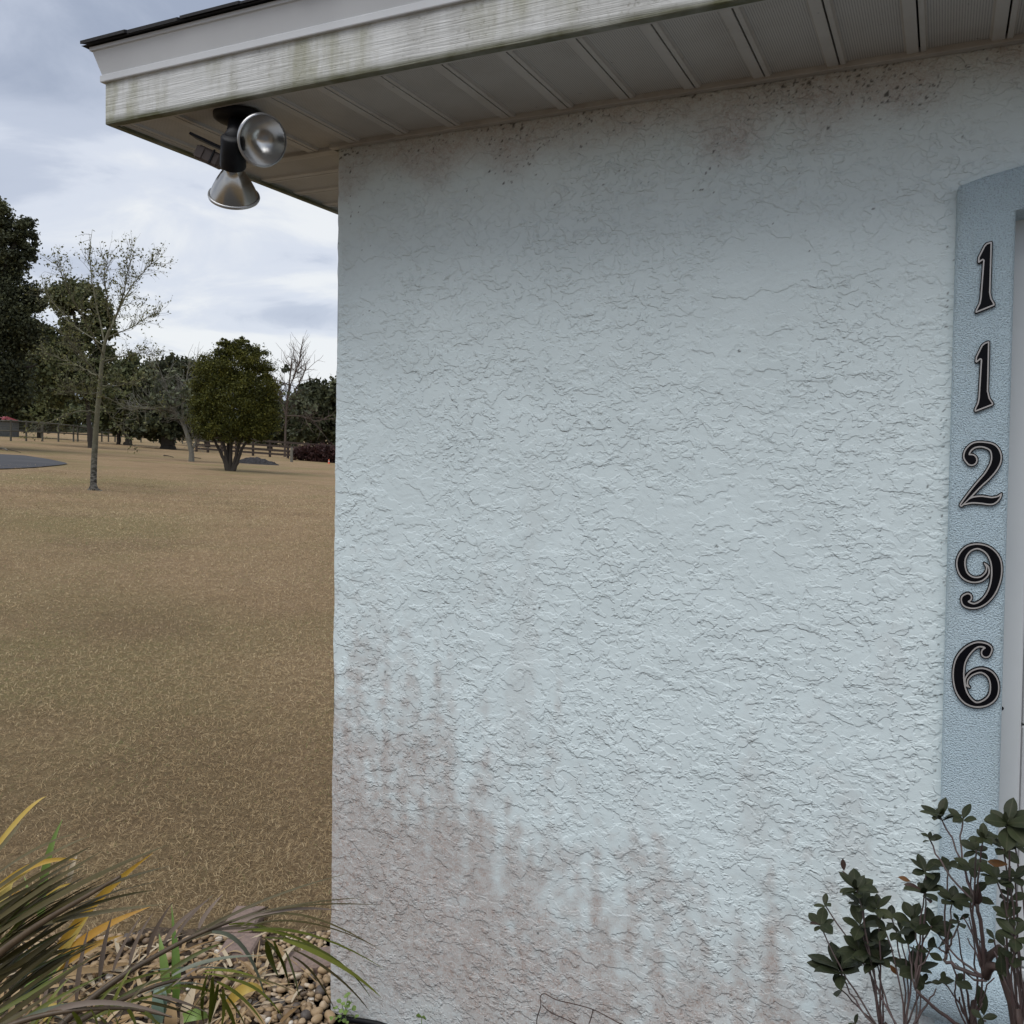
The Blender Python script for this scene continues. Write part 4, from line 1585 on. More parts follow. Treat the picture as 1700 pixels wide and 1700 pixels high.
def strap_plants():
    grp = 'strap-leaved clumps in the planting bed'
    sets = [
        ((-15, 1600), 'yellowing strap-leaved clump with one upright green blade beside the bronze palm frond',
         [((-40, 1455), (30, 1362), (77, 1322), .017, 'Y', .75, 2.45), ((68, 1540), (76, 1440), (104, 1360), .024, 'G', .8, 2.55),
          ((-20, 1490), (55, 1437), (134, 1428), .018, 'Y', .45, 2.5), ((-40, 1540), (-5, 1500), (22, 1462), .05, 'Y', 1.0, 2.5),
          ((-20, 1560), (15, 1515), (36, 1492), .045, 'Y', .95, 2.5), ((38, 1535), (46, 1490), (40, 1455), .012, 'G', 1.0, 2.55),
          ((-30, 1500), (30, 1455), (62, 1438), .016, 'Y', .9, 2.5), ((20, 1485), (40, 1482), (60, 1478), .014, 'Y', .2, 2.5),
          ((112, 1475), (118, 1445), (128, 1420), .02, 'T', .95, 2.9), ((60, 1500), (90, 1478), (120, 1466), .012, 'Y', .6, 2.6)]),
        ((95, 1622), 'golden strap-leaved clump with long arching leaves in the middle of the bed',
         [((95, 1575), (165, 1490), (254, 1416), .024, 'Y', .35, 2.45), ((90, 1605), (155, 1550), (250, 1505), .026, 'Y', .15, 2.5),
          ((92, 1612), (145, 1575), (205, 1552), .02, 'Y', .3, 2.5), ((100, 1590), (140, 1520), (172, 1480), .026, 'Y', .85, 2.5),
          ((55, 1655), (70, 1625), (110, 1590), .04, 'G', .5, 2.45), ((60, 1640), (90, 1605), (125, 1580), .035, 'Y', .9, 2.48),
          ((40, 1660), (50, 1640), (62, 1625), .03, 'G', .7, 2.4), ((88, 1620), (130, 1612), (192, 1610), .022, 'T', .6, 2.6),
          ((70, 1662), (105, 1655), (140, 1657), .028, 'T', .7, 2.5), ((20, 1680), (26, 1650), (38, 1636), .018, 'T', .7, 2.4),
          ((120, 1600), (165, 1575), (200, 1588), .010, 'T', .7, 2.6), ((70, 1690), (90, 1675), (125, 1672), .03, 'Y', .8, 2.4),
          ((150, 1625), (185, 1605), (225, 1600), .016, 'T', .3, 2.65), ((60, 1625), (90, 1590), (100, 1560), .026, 'T', .8, 2.5)]),
        ((285, 1668), 'cut-back strap-leaved clump with green stubs and one striped tan leaf',
         [((278, 1650), (272, 1600), (264, 1550), .024, 'G', .75, 2.45), ((292, 1658), (293, 1600), (288, 1528), .024, 'G', .3, 2.45),
          ((286, 1640), (288, 1560), (284, 1500), .011, 'G', .6, 2.5), ((300, 1705), (312, 1670), (326, 1628), .036, 'T', .9, 2.40),
          ((284, 1706), (284, 1685), (288, 1658), .034, 'T', .3, 2.38), ((262, 1700), (262, 1665), (258, 1632), .034, 'B', .6, 2.40),
          ((268, 1690), (271, 1655), (266, 1630), .022, 'B', .9, 2.42), ((300, 1660), (330, 1640), (350, 1600), .016, 'T', .5, 2.5),
          ((305, 1690), (330, 1684), (345, 1690), .03, 'G', .8, 2.38), ((255, 1660), (235, 1640), (228, 1612), .016, 'T', .8, 2.5),
          ((380, 1665), (410, 1640), (440, 1646), .03, 'Y', .7, 2.5), ((270, 1660), (240, 1668), (215, 1688), .02, 'T', .5, 2.45)])]
    for (bx, by), lab, leaves in sets:
        p = on_z(bx, by, 0.0)
        o = thing('strap_leaf_plant', p, lab, 'lily', grp)
        for a, m, b, w, k, tn, d in leaves:
            strip('leaf', o, (*a, d), (*m, d), (*b, d + 0.03), w, SM[k], 12, 0.3, 'strap', tn, 0.7)
    # litter of dry leaf strips, one mass
    R_ = random.Random(9)
    mb = MB()
    for k in range(230):
        u, v = R_.uniform(-40, 430), R_.uniform(1562, 1720)
        if k > 195:
            u, v = R_.uniform(330, 545), R_.uniform(1565, 1690)
        p = on_z(u, v, 0.03)
        if p[0] > -0.05 and p[1] > -0.05:
            continue
        a = R_.uniform(0, 3.14)
        ln = R_.uniform(0.025, 0.10)
        d = np.array([math.cos(a), math.sin(a), R_.uniform(-0.1, 0.2)]) * ln
        pts = bez(p - d, p + np.array([0, 0, R_.uniform(0, 0.02)]), p + d, 7)
        mb.ribbon(pts, wprof(R_.uniform(0.003, 0.014), 7, 'strap'), np.array([R_.uniform(-.4, .4), R_.uniform(-.4, .4), 1.0]), 0.2, R_.random())
    props(mb.build('leaf_litter', TAN, None, True), 'dry tan leaf strips and straw littering the pebbled bed', 'leaf litter', None, 'stuff')


strap_plants()


# leaves of the shrub share a few meshes
def leaf_mesh(seed, mat, aspect):
    r = np.random.default_rng(seed)
    n, m = 9, 5
    V, Fc = [], []
    curl = r.uniform(0.10, 0.38)
    for i in range(n):
        t = i / (n - 1)
        w = aspect * (max(0.0, math.sin(math.pi * min(1, t ** 1.22 * 0.985 + 0.012))) ** 0.8)
        if t < 0.12:
            w = max(w * 0.5, 0.012)
        for j in range(m):
            s = (j / (m - 1) - 0.5) * 2
            z = 0.20 * abs(s) * w - curl * t * t * 0.6 + 0.02 * math.sin(7 * t + seed) * s
            V.append((s * w, t, z))
    for i in range(n - 1):
        for j in range(m - 1):
            Fc.append((i * m + j, i * m + j + 1, (i + 1) * m + j + 1, (i + 1) * m + j))
    o = mesh_obj('leaf', V, Fc, mat, None, True, {'tint': np.full(len(V), float(r.random()))})
    d = o.data
    bpy.data.objects.remove(o)
    return d


def shrub_leaf_mat(name, stops):
    t = NT(name)
    f = t.attr('tint')
    tc = t.node('ShaderNodeTexCoord')
    sp = t.node('ShaderNodeSeparateXYZ')
    t.l.new(tc.outputs['Object'], sp.inputs[0])
    mid = t.math('SUBTRACT', 1.0, t.math('MULTIPLY', t.math('ABSOLUTE', sp.outputs['X']), 45.0), clamp=True)
    oi = t.node('ShaderNodeObjectInfo')
    f = t.math('ADD', t.math('MULTIPLY', f, 0.5), t.math('MULTIPLY', oi.outputs['Random'], 0.5))
    col = t.ramp(f, stops)
    col = t.mix(t.math('MULTIPLY', mid, 0.35), col, (0.10, 0.10, 0.055))
    col = t.mix(t.math('MULTIPLY', t.ramp(t.noise(t.world_coord(), 90, 3), [(0.45, 0), (0.75, 1)]), 0.4), col, (0.05, 0.045, 0.03))
    return t.fin(col, 0.5, 0, 0.16)


LEAF_D = shrub_leaf_mat('dark_shrub_leaf', [(0.0, (0.015, 0.02, 0.010)), (0.5, (0.025, 0.032, 0.015)), (1.0, (0.042, 0.05, 0.022))])
LEAF_R = shrub_leaf_mat('reddish_shrub_leaf', [(0.0, (0.032, 0.02, 0.018)), (1.0, (0.052, 0.03, 0.026))])
LEAF_O = shrub_leaf_mat('orange_shrub_leaf', [(0.0, (0.12, 0.055, 0.02)), (1.0, (0.17, 0.08, 0.03))])
STEM = simple('shrub_stem', (0.09, 0.052, 0.05), (0.065, 0.05, 0.042), 40, 0.6)
STEM2 = simple('shrub_old_wood', (0.075, 0.045, 0.035), (0.04, 0.026, 0.022), 40, 0.7)


def shrub():
    base = on_y(1640, 1900, -0.42)
    base[2] = 0.0
    sh = thing('shrub', base, 'dark leafy shrub with whorled leaves in front of the blue surround', 'shrub')
    dm = [leaf_mesh(k, LEAF_D, a) for k, a in enumerate((0.22, 0.26, 0.29, 0.24, 0.31, 0.27))]
    rm = [leaf_mesh(20 + k, LEAF_R, 0.22) for k in range(2)]
    om = [leaf_mesh(30, LEAF_O, 0.2)]
    R_ = random.Random(21)
    cnt = [0]

    def leaf(p, d, nrm, L, meshes):
        d = d / np.linalg.norm(d)
        x = np.cross(d, nrm)
        x /= np.linalg.norm(x) + 1e-9
        z = np.cross(x, d)
        o = bpy.data.objects.new('leaf', meshes[R_.randrange(len(meshes))])
        COL.objects.link(o)
        o.parent = sh
        q = p - np.array(sh.location)
        mtx = Matrix(((x[0] * L, d[0] * L, z[0] * L, q[0]), (x[1] * L, d[1] * L, z[1] * L, q[1]), (x[2] * L, d[2] * L, z[2] * L, q[2]), (0, 0, 0, 1)))
        o.matrix_local = mtx
        cnt[0] += 1

    def zc(z):  # zoom crop (1280,1300) scale
        return (1280 + z[0] * 0.24706, 1300 + z[1] * 0.24706)
    hubs = {'A': (1637, 1622, -0.40), 'B': (1520, 1642, -0.36), 'C': (1500, 1730, -0.34), 'D': (1612, 1712, -0.32), 'E': (1462, 1712, -0.30), 'F': (1690, 1720, -0.48), 'G': (1622, 1500, -0.42), 'H': (1571, 1584, -0.36)}
    HB = {k: on_y(*v) for k, v in hubs.items()}

    def stem(a, m, b, r0, r1, mat=STEM, n=9, name='stem'):
        mb = MB()
        pts = bez(a, m, b, n)
        pts[1:-1] += rng.normal(0, 0.0012, (n - 2, 3))
        mb.tube(pts, np.linspace(r0, r1, n), 6)
        return mb.build(name, mat, sh, True)
    # main wood from the ground
    g = lambda dx, dy: base + np.array([dx, dy, -0.01])
    stem(g(0.12, 0.0), on_y(1698, 1760, -0.44), HB['A'], 0.0085, 0.0068, STEM2, 12, 'branch')
    stem(HB['A'], on_y(1640, 1590, -0.40), on_y(1661, 1573, -0.41), 0.0066, 0.0058, STEM2, 6, 'branch')
    stem(g(-0.02, 0.02), on_y(1618, 1760, -0.34), HB['D'], 0.0065, 0.0045, STEM2, 10, 'branch')
    stem(g(-0.10, 0.02), on_y(1520, 1800, -0.34), HB['C'], 0.006, 0.004, STEM2, 10, 'branch')
    stem(g(-0.12, 0.04), on_y(1490, 1810, -0.30), HB['E'], 0.006, 0.004, STEM2, 10, 'branch')
    stem(g(0.15, -0.02), on_y(1710, 1800, -0.5), HB['F'], 0.006, 0.004, STEM2, 10, 'branch')
    stem(HB['A'], on_y(1580, 1602, -0.37), HB['H'], 0.0036, 0.0026)
    stem(HB['A'], on_y(1630, 1560, -0.41), HB['G'], 0.0034, 0.0028)
    stem(HB['D'], on_y(1560, 1680, -0.34), HB['B'], 0.0035, 0.0026)
    # whorls: zoom position, radius (zoom px), number of leaves, hub, y, kind, axis tilt
    W = [((1140, 230), 165, 8, 'G', -0.34, 'd'), ((1290, 235), 115, 4, 'G', -0.36, 'd'), ((1590, 285), 200, 9, 'F', -0.52, 'd'), ((1430, 370), 130, 7, 'G', -0.46, 'd'),
         ((1065, 375), 85, 5, 'G', -0.33, 'd'), ((1040, 600), 150, 6, 'B', -0.32, 'd'), ((1195, 560), 110, 5, 'H', -0.34, 'd'), ((1350, 570), 130, 6, 'A', -0.40, 'd'),
         ((1510, 640), 130, 6, 'F', -0.50, 'd'), ((1380, 450), 110, 5, 'A', -0.44, 'd'), ((1560, 440), 150, 6, 'F', -0.46, 'd'), ((1030, 740), 165, 7, 'B', -0.34, 'r'),
         ((1220, 800), 140, 7, 'H', -0.36, 'd'), ((1350, 760), 130, 5, 'A', -0.40, 'd'), ((1600, 900), 130, 6, 'F', -0.5, 'd'), ((1640, 1030), 140, 5, 'F', -0.52, 'd'),
         ((575, 715), 160, 10, 'E', -0.28, 'd'), ((620, 830), 160, 6, 'E', -0.27, 'd'), ((360, 815), 95, 3, 'C', -0.24, 'r'), ((335, 960), 130, 6, 'E', -0.24, 'r'),
         ((720, 850), 115, 6, 'E', -0.28, 'd'), ((805, 895), 90, 4, 'C', -0.28, 'd'), ((600, 960), 190, 5, 'E', -0.27, 'd'), ((770, 1000), 110, 3, 'C', -0.3, 'd'),
         ((950, 930), 140, 7, 'B', -0.32, 'd'), ((1080, 960), 140, 7, 'B', -0.34, 'd'), ((600, 1130), 190, 8, 'E', -0.27, 'd'), ((470, 1270), 220, 9, 'E', -0.25, 'd'),
         ((725, 1190), 185, 9, 'C', -0.28, 'd'), ((970, 1265), 180, 8, 'C', -0.30, 'd'), ((920, 1080), 130, 3, 'B', -0.32, 'd'), ((1065, 1130), 110, 3, 'B', -0.34, 'd'),
         ((1120, 1110), 110, 3, 'H', -0.35, 'd'), ((1030, 1340), 100, 4, 'C', -0.31, 'd'), ((1240, 1335), 140, 3, 'D', -0.34, 'd'), ((1150, 1330), 90, 3, 'D', -0.33, 'd'),
         ((1265, 925), 90, 4, 'H', -0.36, 'd'), ((460, 1380), 120, 2, 'E', -0.25, 'd'), ((1570, 1090), 120, 3, 'F', -0.47, 'd'), ((1500, 1050), 70, 3, 'A', -0.42, 'd'),
         ((1420, 1580), 90, 3, 'D', -0.36, 'd'), ((560, 1615), 75, 3, 'E', -0.26, 'd'), ((1555, 1290), 60, 2, 'F', -0.48, 'd'), ((1640, 1170), 110, 4, 'F', -0.5, 'd'), ((1640, 420), 140, 5, 'F', -0.44, 'd'), ((1640, 640), 130, 6, 'F', -0.49, 'd'), ((1610, 770), 120, 5, 'F', -0.47, 'd'), ((870, 1000), 130, 5, 'C', -0.29, 'd'), ((660, 1060), 140, 5, 'E', -0.27, 'd')]
    for (z, r, n, hub, y, kind) in W:
        px, py = zc(z)
        p = on_y(px, py, y)
        L = r * 0.24706 / F_PX * ((p - CAM) @ FW) * 1.03
        h = HB[hub]
        a = p - h
        ln = np.linalg.norm(a)
        tc = (CAM - p) / np.linalg.norm(CAM - p)
        axis = a / (ln + 1e-9) * 0.45 + np.array([0, 0, 0.45]) + tc * R_.uniform(0.35, 0.75)
        axis /= np.linalg.norm(axis)
        mid = (p + h) / 2 + np.array([R_.uniform(-.012, .012), R_.uniform(-.01, .01), -0.015 * ln])
        stem(h, mid, p, 0.0018, 0.0012)
        u = np.cross(axis, (0.3, 0.1, 0.9))
        u /= np.linalg.norm(u)
        v = np.cross(axis, u)
        ph = R_.uniform(0, 6.28)
        for k in range(n):
            t = ph + k * 2 * math.pi / n + R_.uniform(-0.3, 0.3)
            tilt = R_.uniform(0.15, 0.62) if k % 3 else R_.uniform(0.5, 1.0)
            rad = math.cos(t) * u + math.sin(t) * v
            d = rad + axis * tilt
            ms = rm if kind == 'r' and R_.random() < 0.3 else dm
            leaf(p + axis * R_.uniform(-0.006, 0.004), d, axis - rad * 0.3 + rng.normal(0, 0.18, 3), L * R_.uniform(0.6, 1.08), ms)
        if n >= 7:   # young upright leaves in the heart
            for k in range(2):
                leaf(p, axis + rng.normal(0, 0.3, 3), rng.normal(0, 1, 3), L * R_.uniform(0.35, 0.6), dm)
    # single odd leaves
    for z, y, d, L, ms in [((940, 660), -0.33, RT * -0.8 - UP * -0.3, 0.032, om), ((1590, 545), -0.51, -RT + UP * 0.1, 0.04, om), ((830, 1170), -0.29, RT * 0.7 + UP * -0.5, 0.036, om),
                           ((850, 1290), -0.3, -RT * 0.6 + UP * 0.8, 0.03, om), ((490, 590), -0.27, UP + RT * -0.1, 0.02, rm), ((1400, 700), -0.42, -RT * 0.2 - UP, 0.03, rm),
                           ((1430, 1560), -0.34, UP - RT * 0.1, 0.042, dm), ((1555, 1330), -0.47, UP * 1.0 - RT * 0.1, 0.034, dm), ((1600, 1250), -0.46, UP * 1.0 - RT * 0.4, 0.032, dm)]:
        p = on_y(*zc(z), y)
        tc = (CAM - p) / np.linalg.norm(CAM - p)
        leaf(p, d, tc + rng.normal(0, 0.25, 3), L * (0.72 if ms is om else 1.1), ms)
    for a, b, y in [((480, 590), (560, 700), -0.27), ((1555, 1320), (1690, 1560), -0.46)]:
        A, B = on_y(*zc(a), y), on_y(*zc(b), y)
        stem(B, (A + B) / 2 + RT * 0.004, A, 0.0018, 0.0012)
    # bare twigs crossing the blue stucco
    for h, tips in (('D', [((1250, 960), -.34), ((1330, 900), -.35), ((1190, 1130), -.34), ((1500, 1310), -.35), ((1400, 1060), -.36), ((1265, 1440), -.33), ((1420, 1480), -.35)]),
                    ('C', [((1000, 1380), -.3), ((1110, 1380), -.31), ((960, 1090), -.31)]), ('A', [((1320, 1040), -.38), ((1290, 900), -.38), ((1385, 1040), -.39), ((1240, 1210), -.36), ((1120, 1010), -.35)]),
                    ('F', [((1580, 1190), -.47), ((1500, 1130), -.45), ((1610, 560), -.5)])):
        for z, y in tips:
            b = on_y(*zc(z), y)
            stem(HB[h], (HB[h] + b) / 2 + rng.normal(0, 0.008, 3), b, 0.0024, 0.001)


shrub()


def small_stuff():
    # weed at the corner
    p = on_z(572, 1690, 0.0)
    w = thing('weed', p, 'small green weed growing at the foot of the wall corner', 'weed')
    lm = leaf_mesh(50, GRN, 0.42)
    R_ = random.Random(4)
    st = MB()
    tips = []
    for (px, py) in [(556, 1672), (566, 1665), (575, 1668), (584, 1676), (560, 1688), (590, 1690), (548, 1692), (578, 1654), (570, 1680), (582, 1663), (575, 1695), (563, 1697)]:
        q = on_y(px, py, -0.05 - R_.uniform(0, 0.04))
        st.tube(bez(p, (p + q) / 2 + np.array([0, 0, 0.008]), q, 5), [0.0012, 0.001, 0.001, 0.0008, 0.0006], 5, False, 0.3)
        tips.append(q)
    st.build('stem', GRN, w)
    for q in tips:
        for k in range(3):
            d = rng.normal(0, 1, 3)
            d[2] = abs(d[2]) * 0.3
            d /= np.linalg.norm(d)
            nn = np.array([0, -0.4, 1.0]) + rng.normal(0, 0.3, 3)
            x = np.cross(d, nn); x /= np.linalg.norm(x)
            z = np.cross(x, d)
            L = R_.uniform(0.008, 0.015)
            o = bpy.data.objects.new('leaf', lm)
            COL.objects.link(o)
            o.parent = w
            t = q - p
            o.matrix_local = Matrix(((x[0] * L, d[0] * L, z[0] * L, t[0]), (x[1] * L, d[1] * L, z[1] * L, t[1]), (x[2] * L, d[2] * L, z[2] * L, t[2]), (0, 0, 0, 1)))
    p2 = on_y(700, 1688, -0.03)
    s = thing('seedling', (p2[0], p2[1], 0.0), 'tiny seedling with two leaves against the wall base', 'seedling')
    mb = MB()
    mb.tube([np.array([p2[0], p2[1], 0.0]), p2], [0.0012, 0.001], 5)
    mb.build('stem', GRN, s)
    for sx in (-1, 1):
        o = bpy.data.objects.new('leaf', lm)
        COL.objects.link(o)
        o.parent = s
        L = 0.016
        o.matrix_local = Matrix(((0, sx * L, 0, 0), (-L * 0.3, 0, L, 0), (L, 0, L * 0.3, p2[2]), (0, 0, 0, 1)))
    # black edging hose lying along the wall
    mb = MB()
    a, b = on_z(562, 1691, 0.02), on_z(640, 1703, 0.02)
    c = b + (b - a) * 1.8 + np.array([0.0, -0.1, 0])
    mb.tube(np.vstack([bez(a, (a + b) / 2 + [0, 0.004, 0], b, 8), bez(b, (b + c) / 2, c, 8)[1:]]), 0.0075, 10)
    o = mb.build('drip_hose', M['black'], None, True, loc=a)
    props(o, 'black drip hose lying along the foot of the wall', 'hose')
    # dry vine
    mb = MB()
    for pts in ([(892, 1712), (890, 1690), (900, 1668), (895, 1655), (903, 1647), (920, 1660), (950, 1666), (985, 1675), (1012, 1690), (1040, 1705)],
                [(900, 1668), (912, 1680), (935, 1690), (960, 1702)], [(985, 1675), (980, 1695), (972, 1712)]):
        P = np.array([on_y(u, v, -0.02 - 0.01 * math.sin(k)) for k, (u, v) in enumerate(pts)])
        t = np.linspace(0, len(P) - 1, len(P) * 4)
        Q = np.stack([np.interp(t, np.arange(len(P)), P[:, k]) for k in range(3)], -1)
        for _ in range(4):
            Q[1:-1] = (Q[:-2] + Q[1:-1] * 2 + Q[2:]) / 4
        mb.tube(Q, 0.0013, 5)
    o = mb.build('dry_vine', STEM2, None, True, loc=on_z(950, 1760, 0.0))
    props(o, 'thin dry vine looping up the grimy wall base', 'vine')


small_stuff()

# ------------------------------------------------------------------ trees
BARK_G = tinted('grey_bark', [(0.0, (0.10, 0.095, 0.08)), (1.0, (0.22, 0.21, 0.175))], 0.85, 0.2, 0, 6, 0.5)
BARK_D = tinted('dark_bark', [(0.0, (0.03, 0.026, 0.022)), (1.0, (0.075, 0.065, 0.055))], 0.9, 0.15, 0, 5, 0.5)


def young_bark():
    t = NT('young_tree_bark')
    v = t.world_coord((1, 1, 2.2))
    g = t.node('ShaderNodeNewGeometry')
    sp = t.node('ShaderNodeSeparateXYZ')
    t.l.new(g.outputs['Position'], sp.inputs[0])
    low = t.math('SUBTRACT', 1.35, t.math('SUBTRACT', sp.outputs['Z'], 0.35), clamp=True)
    blot = t.ramp(t.noise(v, 9, 4), [(0.42, 0), (0.6, 1)])
    up = t.mix(t.noise(v, 5, 3), (0.10, 0.098, 0.062), (0.15, 0.14, 0.095))
    dn = t.mix(blot, (0.035, 0.033, 0.028), (0.17, 0.165, 0.145))
    return t.fin(t.mix(low, up, dn), 0.85, 0, 0.2)


YBARK = young_bark()
LF = lambda n, a, b, c: tinted(n, [(0.0, a), (0.5, b), (1.0, c)], 0.6, 0.25, 0.22)
OAK = LF('oak_leaf_dark', (0.03, 0.035, 0.019), (0.055, 0.063, 0.032), (0.105, 0.112, 0.05))
OAK2 = LF('oak_leaf_olive', (0.045, 0.054, 0.024), (0.085, 0.098, 0.04), (0.145, 0.155, 0.06))
OLV = LF('evergreen_leaf_olive', (0.026, 0.030, 0.006), (0.068, 0.074, 0.013), (0.155, 0.15, 0.027))
GRYG = LF('greygreen_leaf', (0.06, 0.07, 0.045), (0.11, 0.125, 0.072), (0.17, 0.18, 0.105))
SPR = LF('sparse_young_leaf', (0.06, 0.065, 0.024), (0.13, 0.135, 0.05), (0.21, 0.20, 0.085))
REDL = LF('red_brown_leaf', (0.025, 0.012, 0.011), (0.05, 0.022, 0.02), (0.085, 0.04, 0.032))


def leaf_cards(name, P, size, mat, parent, seed, tint_c=None, aspect=0.55, kind=None):
    r = np.random.default_rng(seed)
    n = len(P)
    a = r.normal(size=(n, 3)); a /= np.linalg.norm(a, axis=1)[:, None]
    b = np.cross(a, r.normal(size=(n, 3))); b /= np.linalg.norm(b, axis=1)[:, None]
    s = size * r.uniform(0.55, 1.3, n)[:, None]
    V = np.stack([P - a * s, P + b * s * aspect, P + a * s, P - b * s * aspect], 1).reshape(-1, 3)
    Fq = np.arange(4 * n).reshape(n, 4)
    t = r.normal(0.45, 0.22, n)
    if tint_c is not None:
        t = t + tint_c
    o = mesh_obj(name, V, Fq, mat, parent, False, {'tint': np.repeat(np.clip(t, 0, 1), 4)})
    if kind:
        o['kind'] = kind
    return o


def crown_points(blobs, depth, seed, per=60, spread=0.16, dz=0.9):
    """blobs: (px, py, rx, ry, clumps) -> clumpy leaf positions around that place at that distance"""
    r = np.random.default_rng(seed)
    P, T = [], []
    for (px, py, rx, ry, nc) in blobs:
        c = at(px, py, depth)
        sx, sy = rx * depth / F_PX, ry * depth / F_PX
        sz = sx * dz
        for _ in range(nc):
            d = r.normal(size=3); d /= np.linalg.norm(d)
            q = r.uniform(0.35, 1.0) ** 0.6
            cc = c + RT * d[0] * sx * q + UP * d[1] * sy * q + FW * d[2] * sz * q
            m = int(per * r.uniform(0.5, 1.5))
            sp = spread * (sx + sy) * 0.5 * r.uniform(0.7, 1.4)
            P.append(cc + r.normal(size=(m, 3)) * sp * np.array([1, 1, 0.75]))
            T.append(np.full(m, r.normal(0, 0.2)))
    return np.concatenate(P), np.concatenate(T)


def limb(mb, path, depth, r0, r1, n=7, jit=0.0, seed=0):
    """path: (px, py[, depth offset])"""
    r = np.random.default_rng(seed)
    P = np.array([at(q[0], q[1], depth + (q[2] if len(q) > 2 else 0)) for q in path])
    k = max(8, len(P) * 4)
    t = np.linspace(0, len(P) - 1, k)
    Q = np.stack([np.interp(t, np.arange(len(P)), P[:, j]) for j in range(3)], -1)
    for _ in range(2):
        Q[1:-1] = (Q[:-2] + 2 * Q[1:-1] + Q[2:]) / 4
    if jit:
        Q[1:-1] += r.normal(0, jit, (k - 2, 3))
    mb.tube(Q, np.linspace(r0, r1, k), n, False, float(r.uniform(0.3, 0.8)))
    return Q


def twigs(mb, p, d, L, r, lvl, R_, tips, up=0.12, spread=0.6, nn=3):
    d = d / np.linalg.norm(d)
    k = 4
    pts = [p]
    for _ in range(k):
        d = d + np.array([R_.gauss(0, 0.13), R_.gauss(0, 0.13), R_.gauss(0, 0.13) + up * 0.3])
        d /= np.linalg.norm(d)
        pts.append(pts[-1] + d * L / k)
    mb.tube(pts, np.linspace(r, r * 0.55, k + 1), 4 if lvl > 0 else 3, False, R_.uniform(0.2, 0.9))
    if lvl == 0:
        tips.extend(pts[2:])
        return
    for _ in range(nn):
        q = pts[R_.randint(1, k)]
        e_ = d + np.array([R_.gauss(0, spread), R_.gauss(0, spread), R_.gauss(0, spread) + up])
        twigs(mb, q, e_, L * R_.uniform(0.5, 0.75), r * 0.55, lvl - 1, R_, tips, up, spread, nn)


def foot(px, py, depth):
    p = at(px, py, depth)
    return np.array([p[0], p[1], float(ground_z(p[0], p[1]))])


def young_tree():
    p, D = on_ground(155, 814)
    o = thing('bare_tree', p, 'slender young tree with nearly bare twigs standing alone on the lawn', 'tree')
    mb = MB()
    px = D / F_PX
    tr = limb(mb, [(155, 817), (156, 770), (159, 720), (162, 680), (166, 640), (169, 600), (174, 570), (181, 548)], D, 5.4 * px, 2.2 * px, 9)
    fl = [(155, 808), (150, 814), (142, 818)], [(156, 808), (160, 814), (170, 818)], [(155, 806), (156, 812), (154, 818)]
    for k, q in enumerate(fl):
        limb(mb, q, D, 5.5 * px, 3.0 * px, 7)
    mb.build('trunk', YBARK, o, True)
    br = MB()
    R_ = random.Random(31)
    tips = []
    L = [([(181, 550), (190, 530, .3), (203, 502, .5), (222, 470, .8), (243, 445, 1.0), (256, 436, 1.1)], 3.0), ([(190, 532), (205, 490, -.4), (213, 450, -.6), (219, 416, -.7)], 2.2),
         ([(174, 570), (163, 520, .2), (153, 470, .3), (149, 430, .3), (152, 390, .3)], 2.4), ([(172, 590), (150, 550, -.6), (125, 505, -1.0), (105, 460, -1.2), (95, 440, -1.2)], 2.0),
         ([(168, 628), (140, 612, .5), (105, 596, .9), (70, 586, 1.2)], 2.4), ([(168, 632), (150, 608, -.8), (128, 578, -1.2), (112, 560, -1.4)], 1.6),
         ([(164, 690), (155, 683), (135, 682, -.4), (110, 688, -.6), (85, 700, -.8), (60, 706, -1.0)], 2.6), ([(166, 655), (185, 664, .3), (210, 674, .6), (250, 677, .8), (290, 676, 1.0)], 2.2),
         ([(167, 650), (150, 655, -.8), (128, 653, -1.2), (112, 645, -1.5)], 1.5), ([(166, 660), (180, 690, .8), (196, 705, 1.2), (210, 720, 1.5)], 1.3),
         ([(178, 560), (215, 545, 1.2), (240, 530, 1.8), (258, 520, 2.2)], 1.8), ([(172, 600), (205, 590, 1.0), (235, 585, 1.5), (255, 590, 1.8)], 1.6),
         ([(183, 545), (178, 500, -1), (172, 460, -1.4), (178, 430, -1.6)], 1.6), ([(174, 575), (120, 540, 1.2), (85, 500, 2), (70, 470, 2.4)], 1.6), ([(170, 640), (200, 640, -1), (225, 632, -1.6)], 1.5)]
    for k, (q, w) in enumerate(L):
        Q = limb(br, q, D, w * 0.62 * px, 0.35 * px, 6, 0.01, k)
        n = len(Q)
        low = q[0][1] > 640 and k in (6, 7, 9)
        for j in range(n // 5, n, 1):
            for _ in range(3 if not low else 1):
                d = (Q[min(j + 1, n - 1)] - Q[j - 1])
                d = d / (np.linalg.norm(d) + 1e-9) * 0.8 + np.array([R_.gauss(0, .6), R_.gauss(0, .6), R_.gauss(0.15 if not low else -0.25, .55)])
                if k == 2 and j > n * 0.72:
                    if R_.random() < 0.5: continue
                    twigs(br, Q[j], d, R_.uniform(0.18, 0.4), 0.006, 0, R_, tips)
                    continue
                twigs(br, Q[j], d, R_.uniform(0.22, 0.50), 0.005, 1, R_, tips, 0.1, 0.55, 3)
    br.build('branches', YBARK, o, False)
    T = np.array(tips)
    sel = rng.random(len(T)) < 0.8
    lo = T[sel] + rng.normal(0, 0.03, (sel.sum(), 3))
    leaf_cards('leaves', lo, 0.032, SPR, o, 77, None, 0.6)


young_tree()


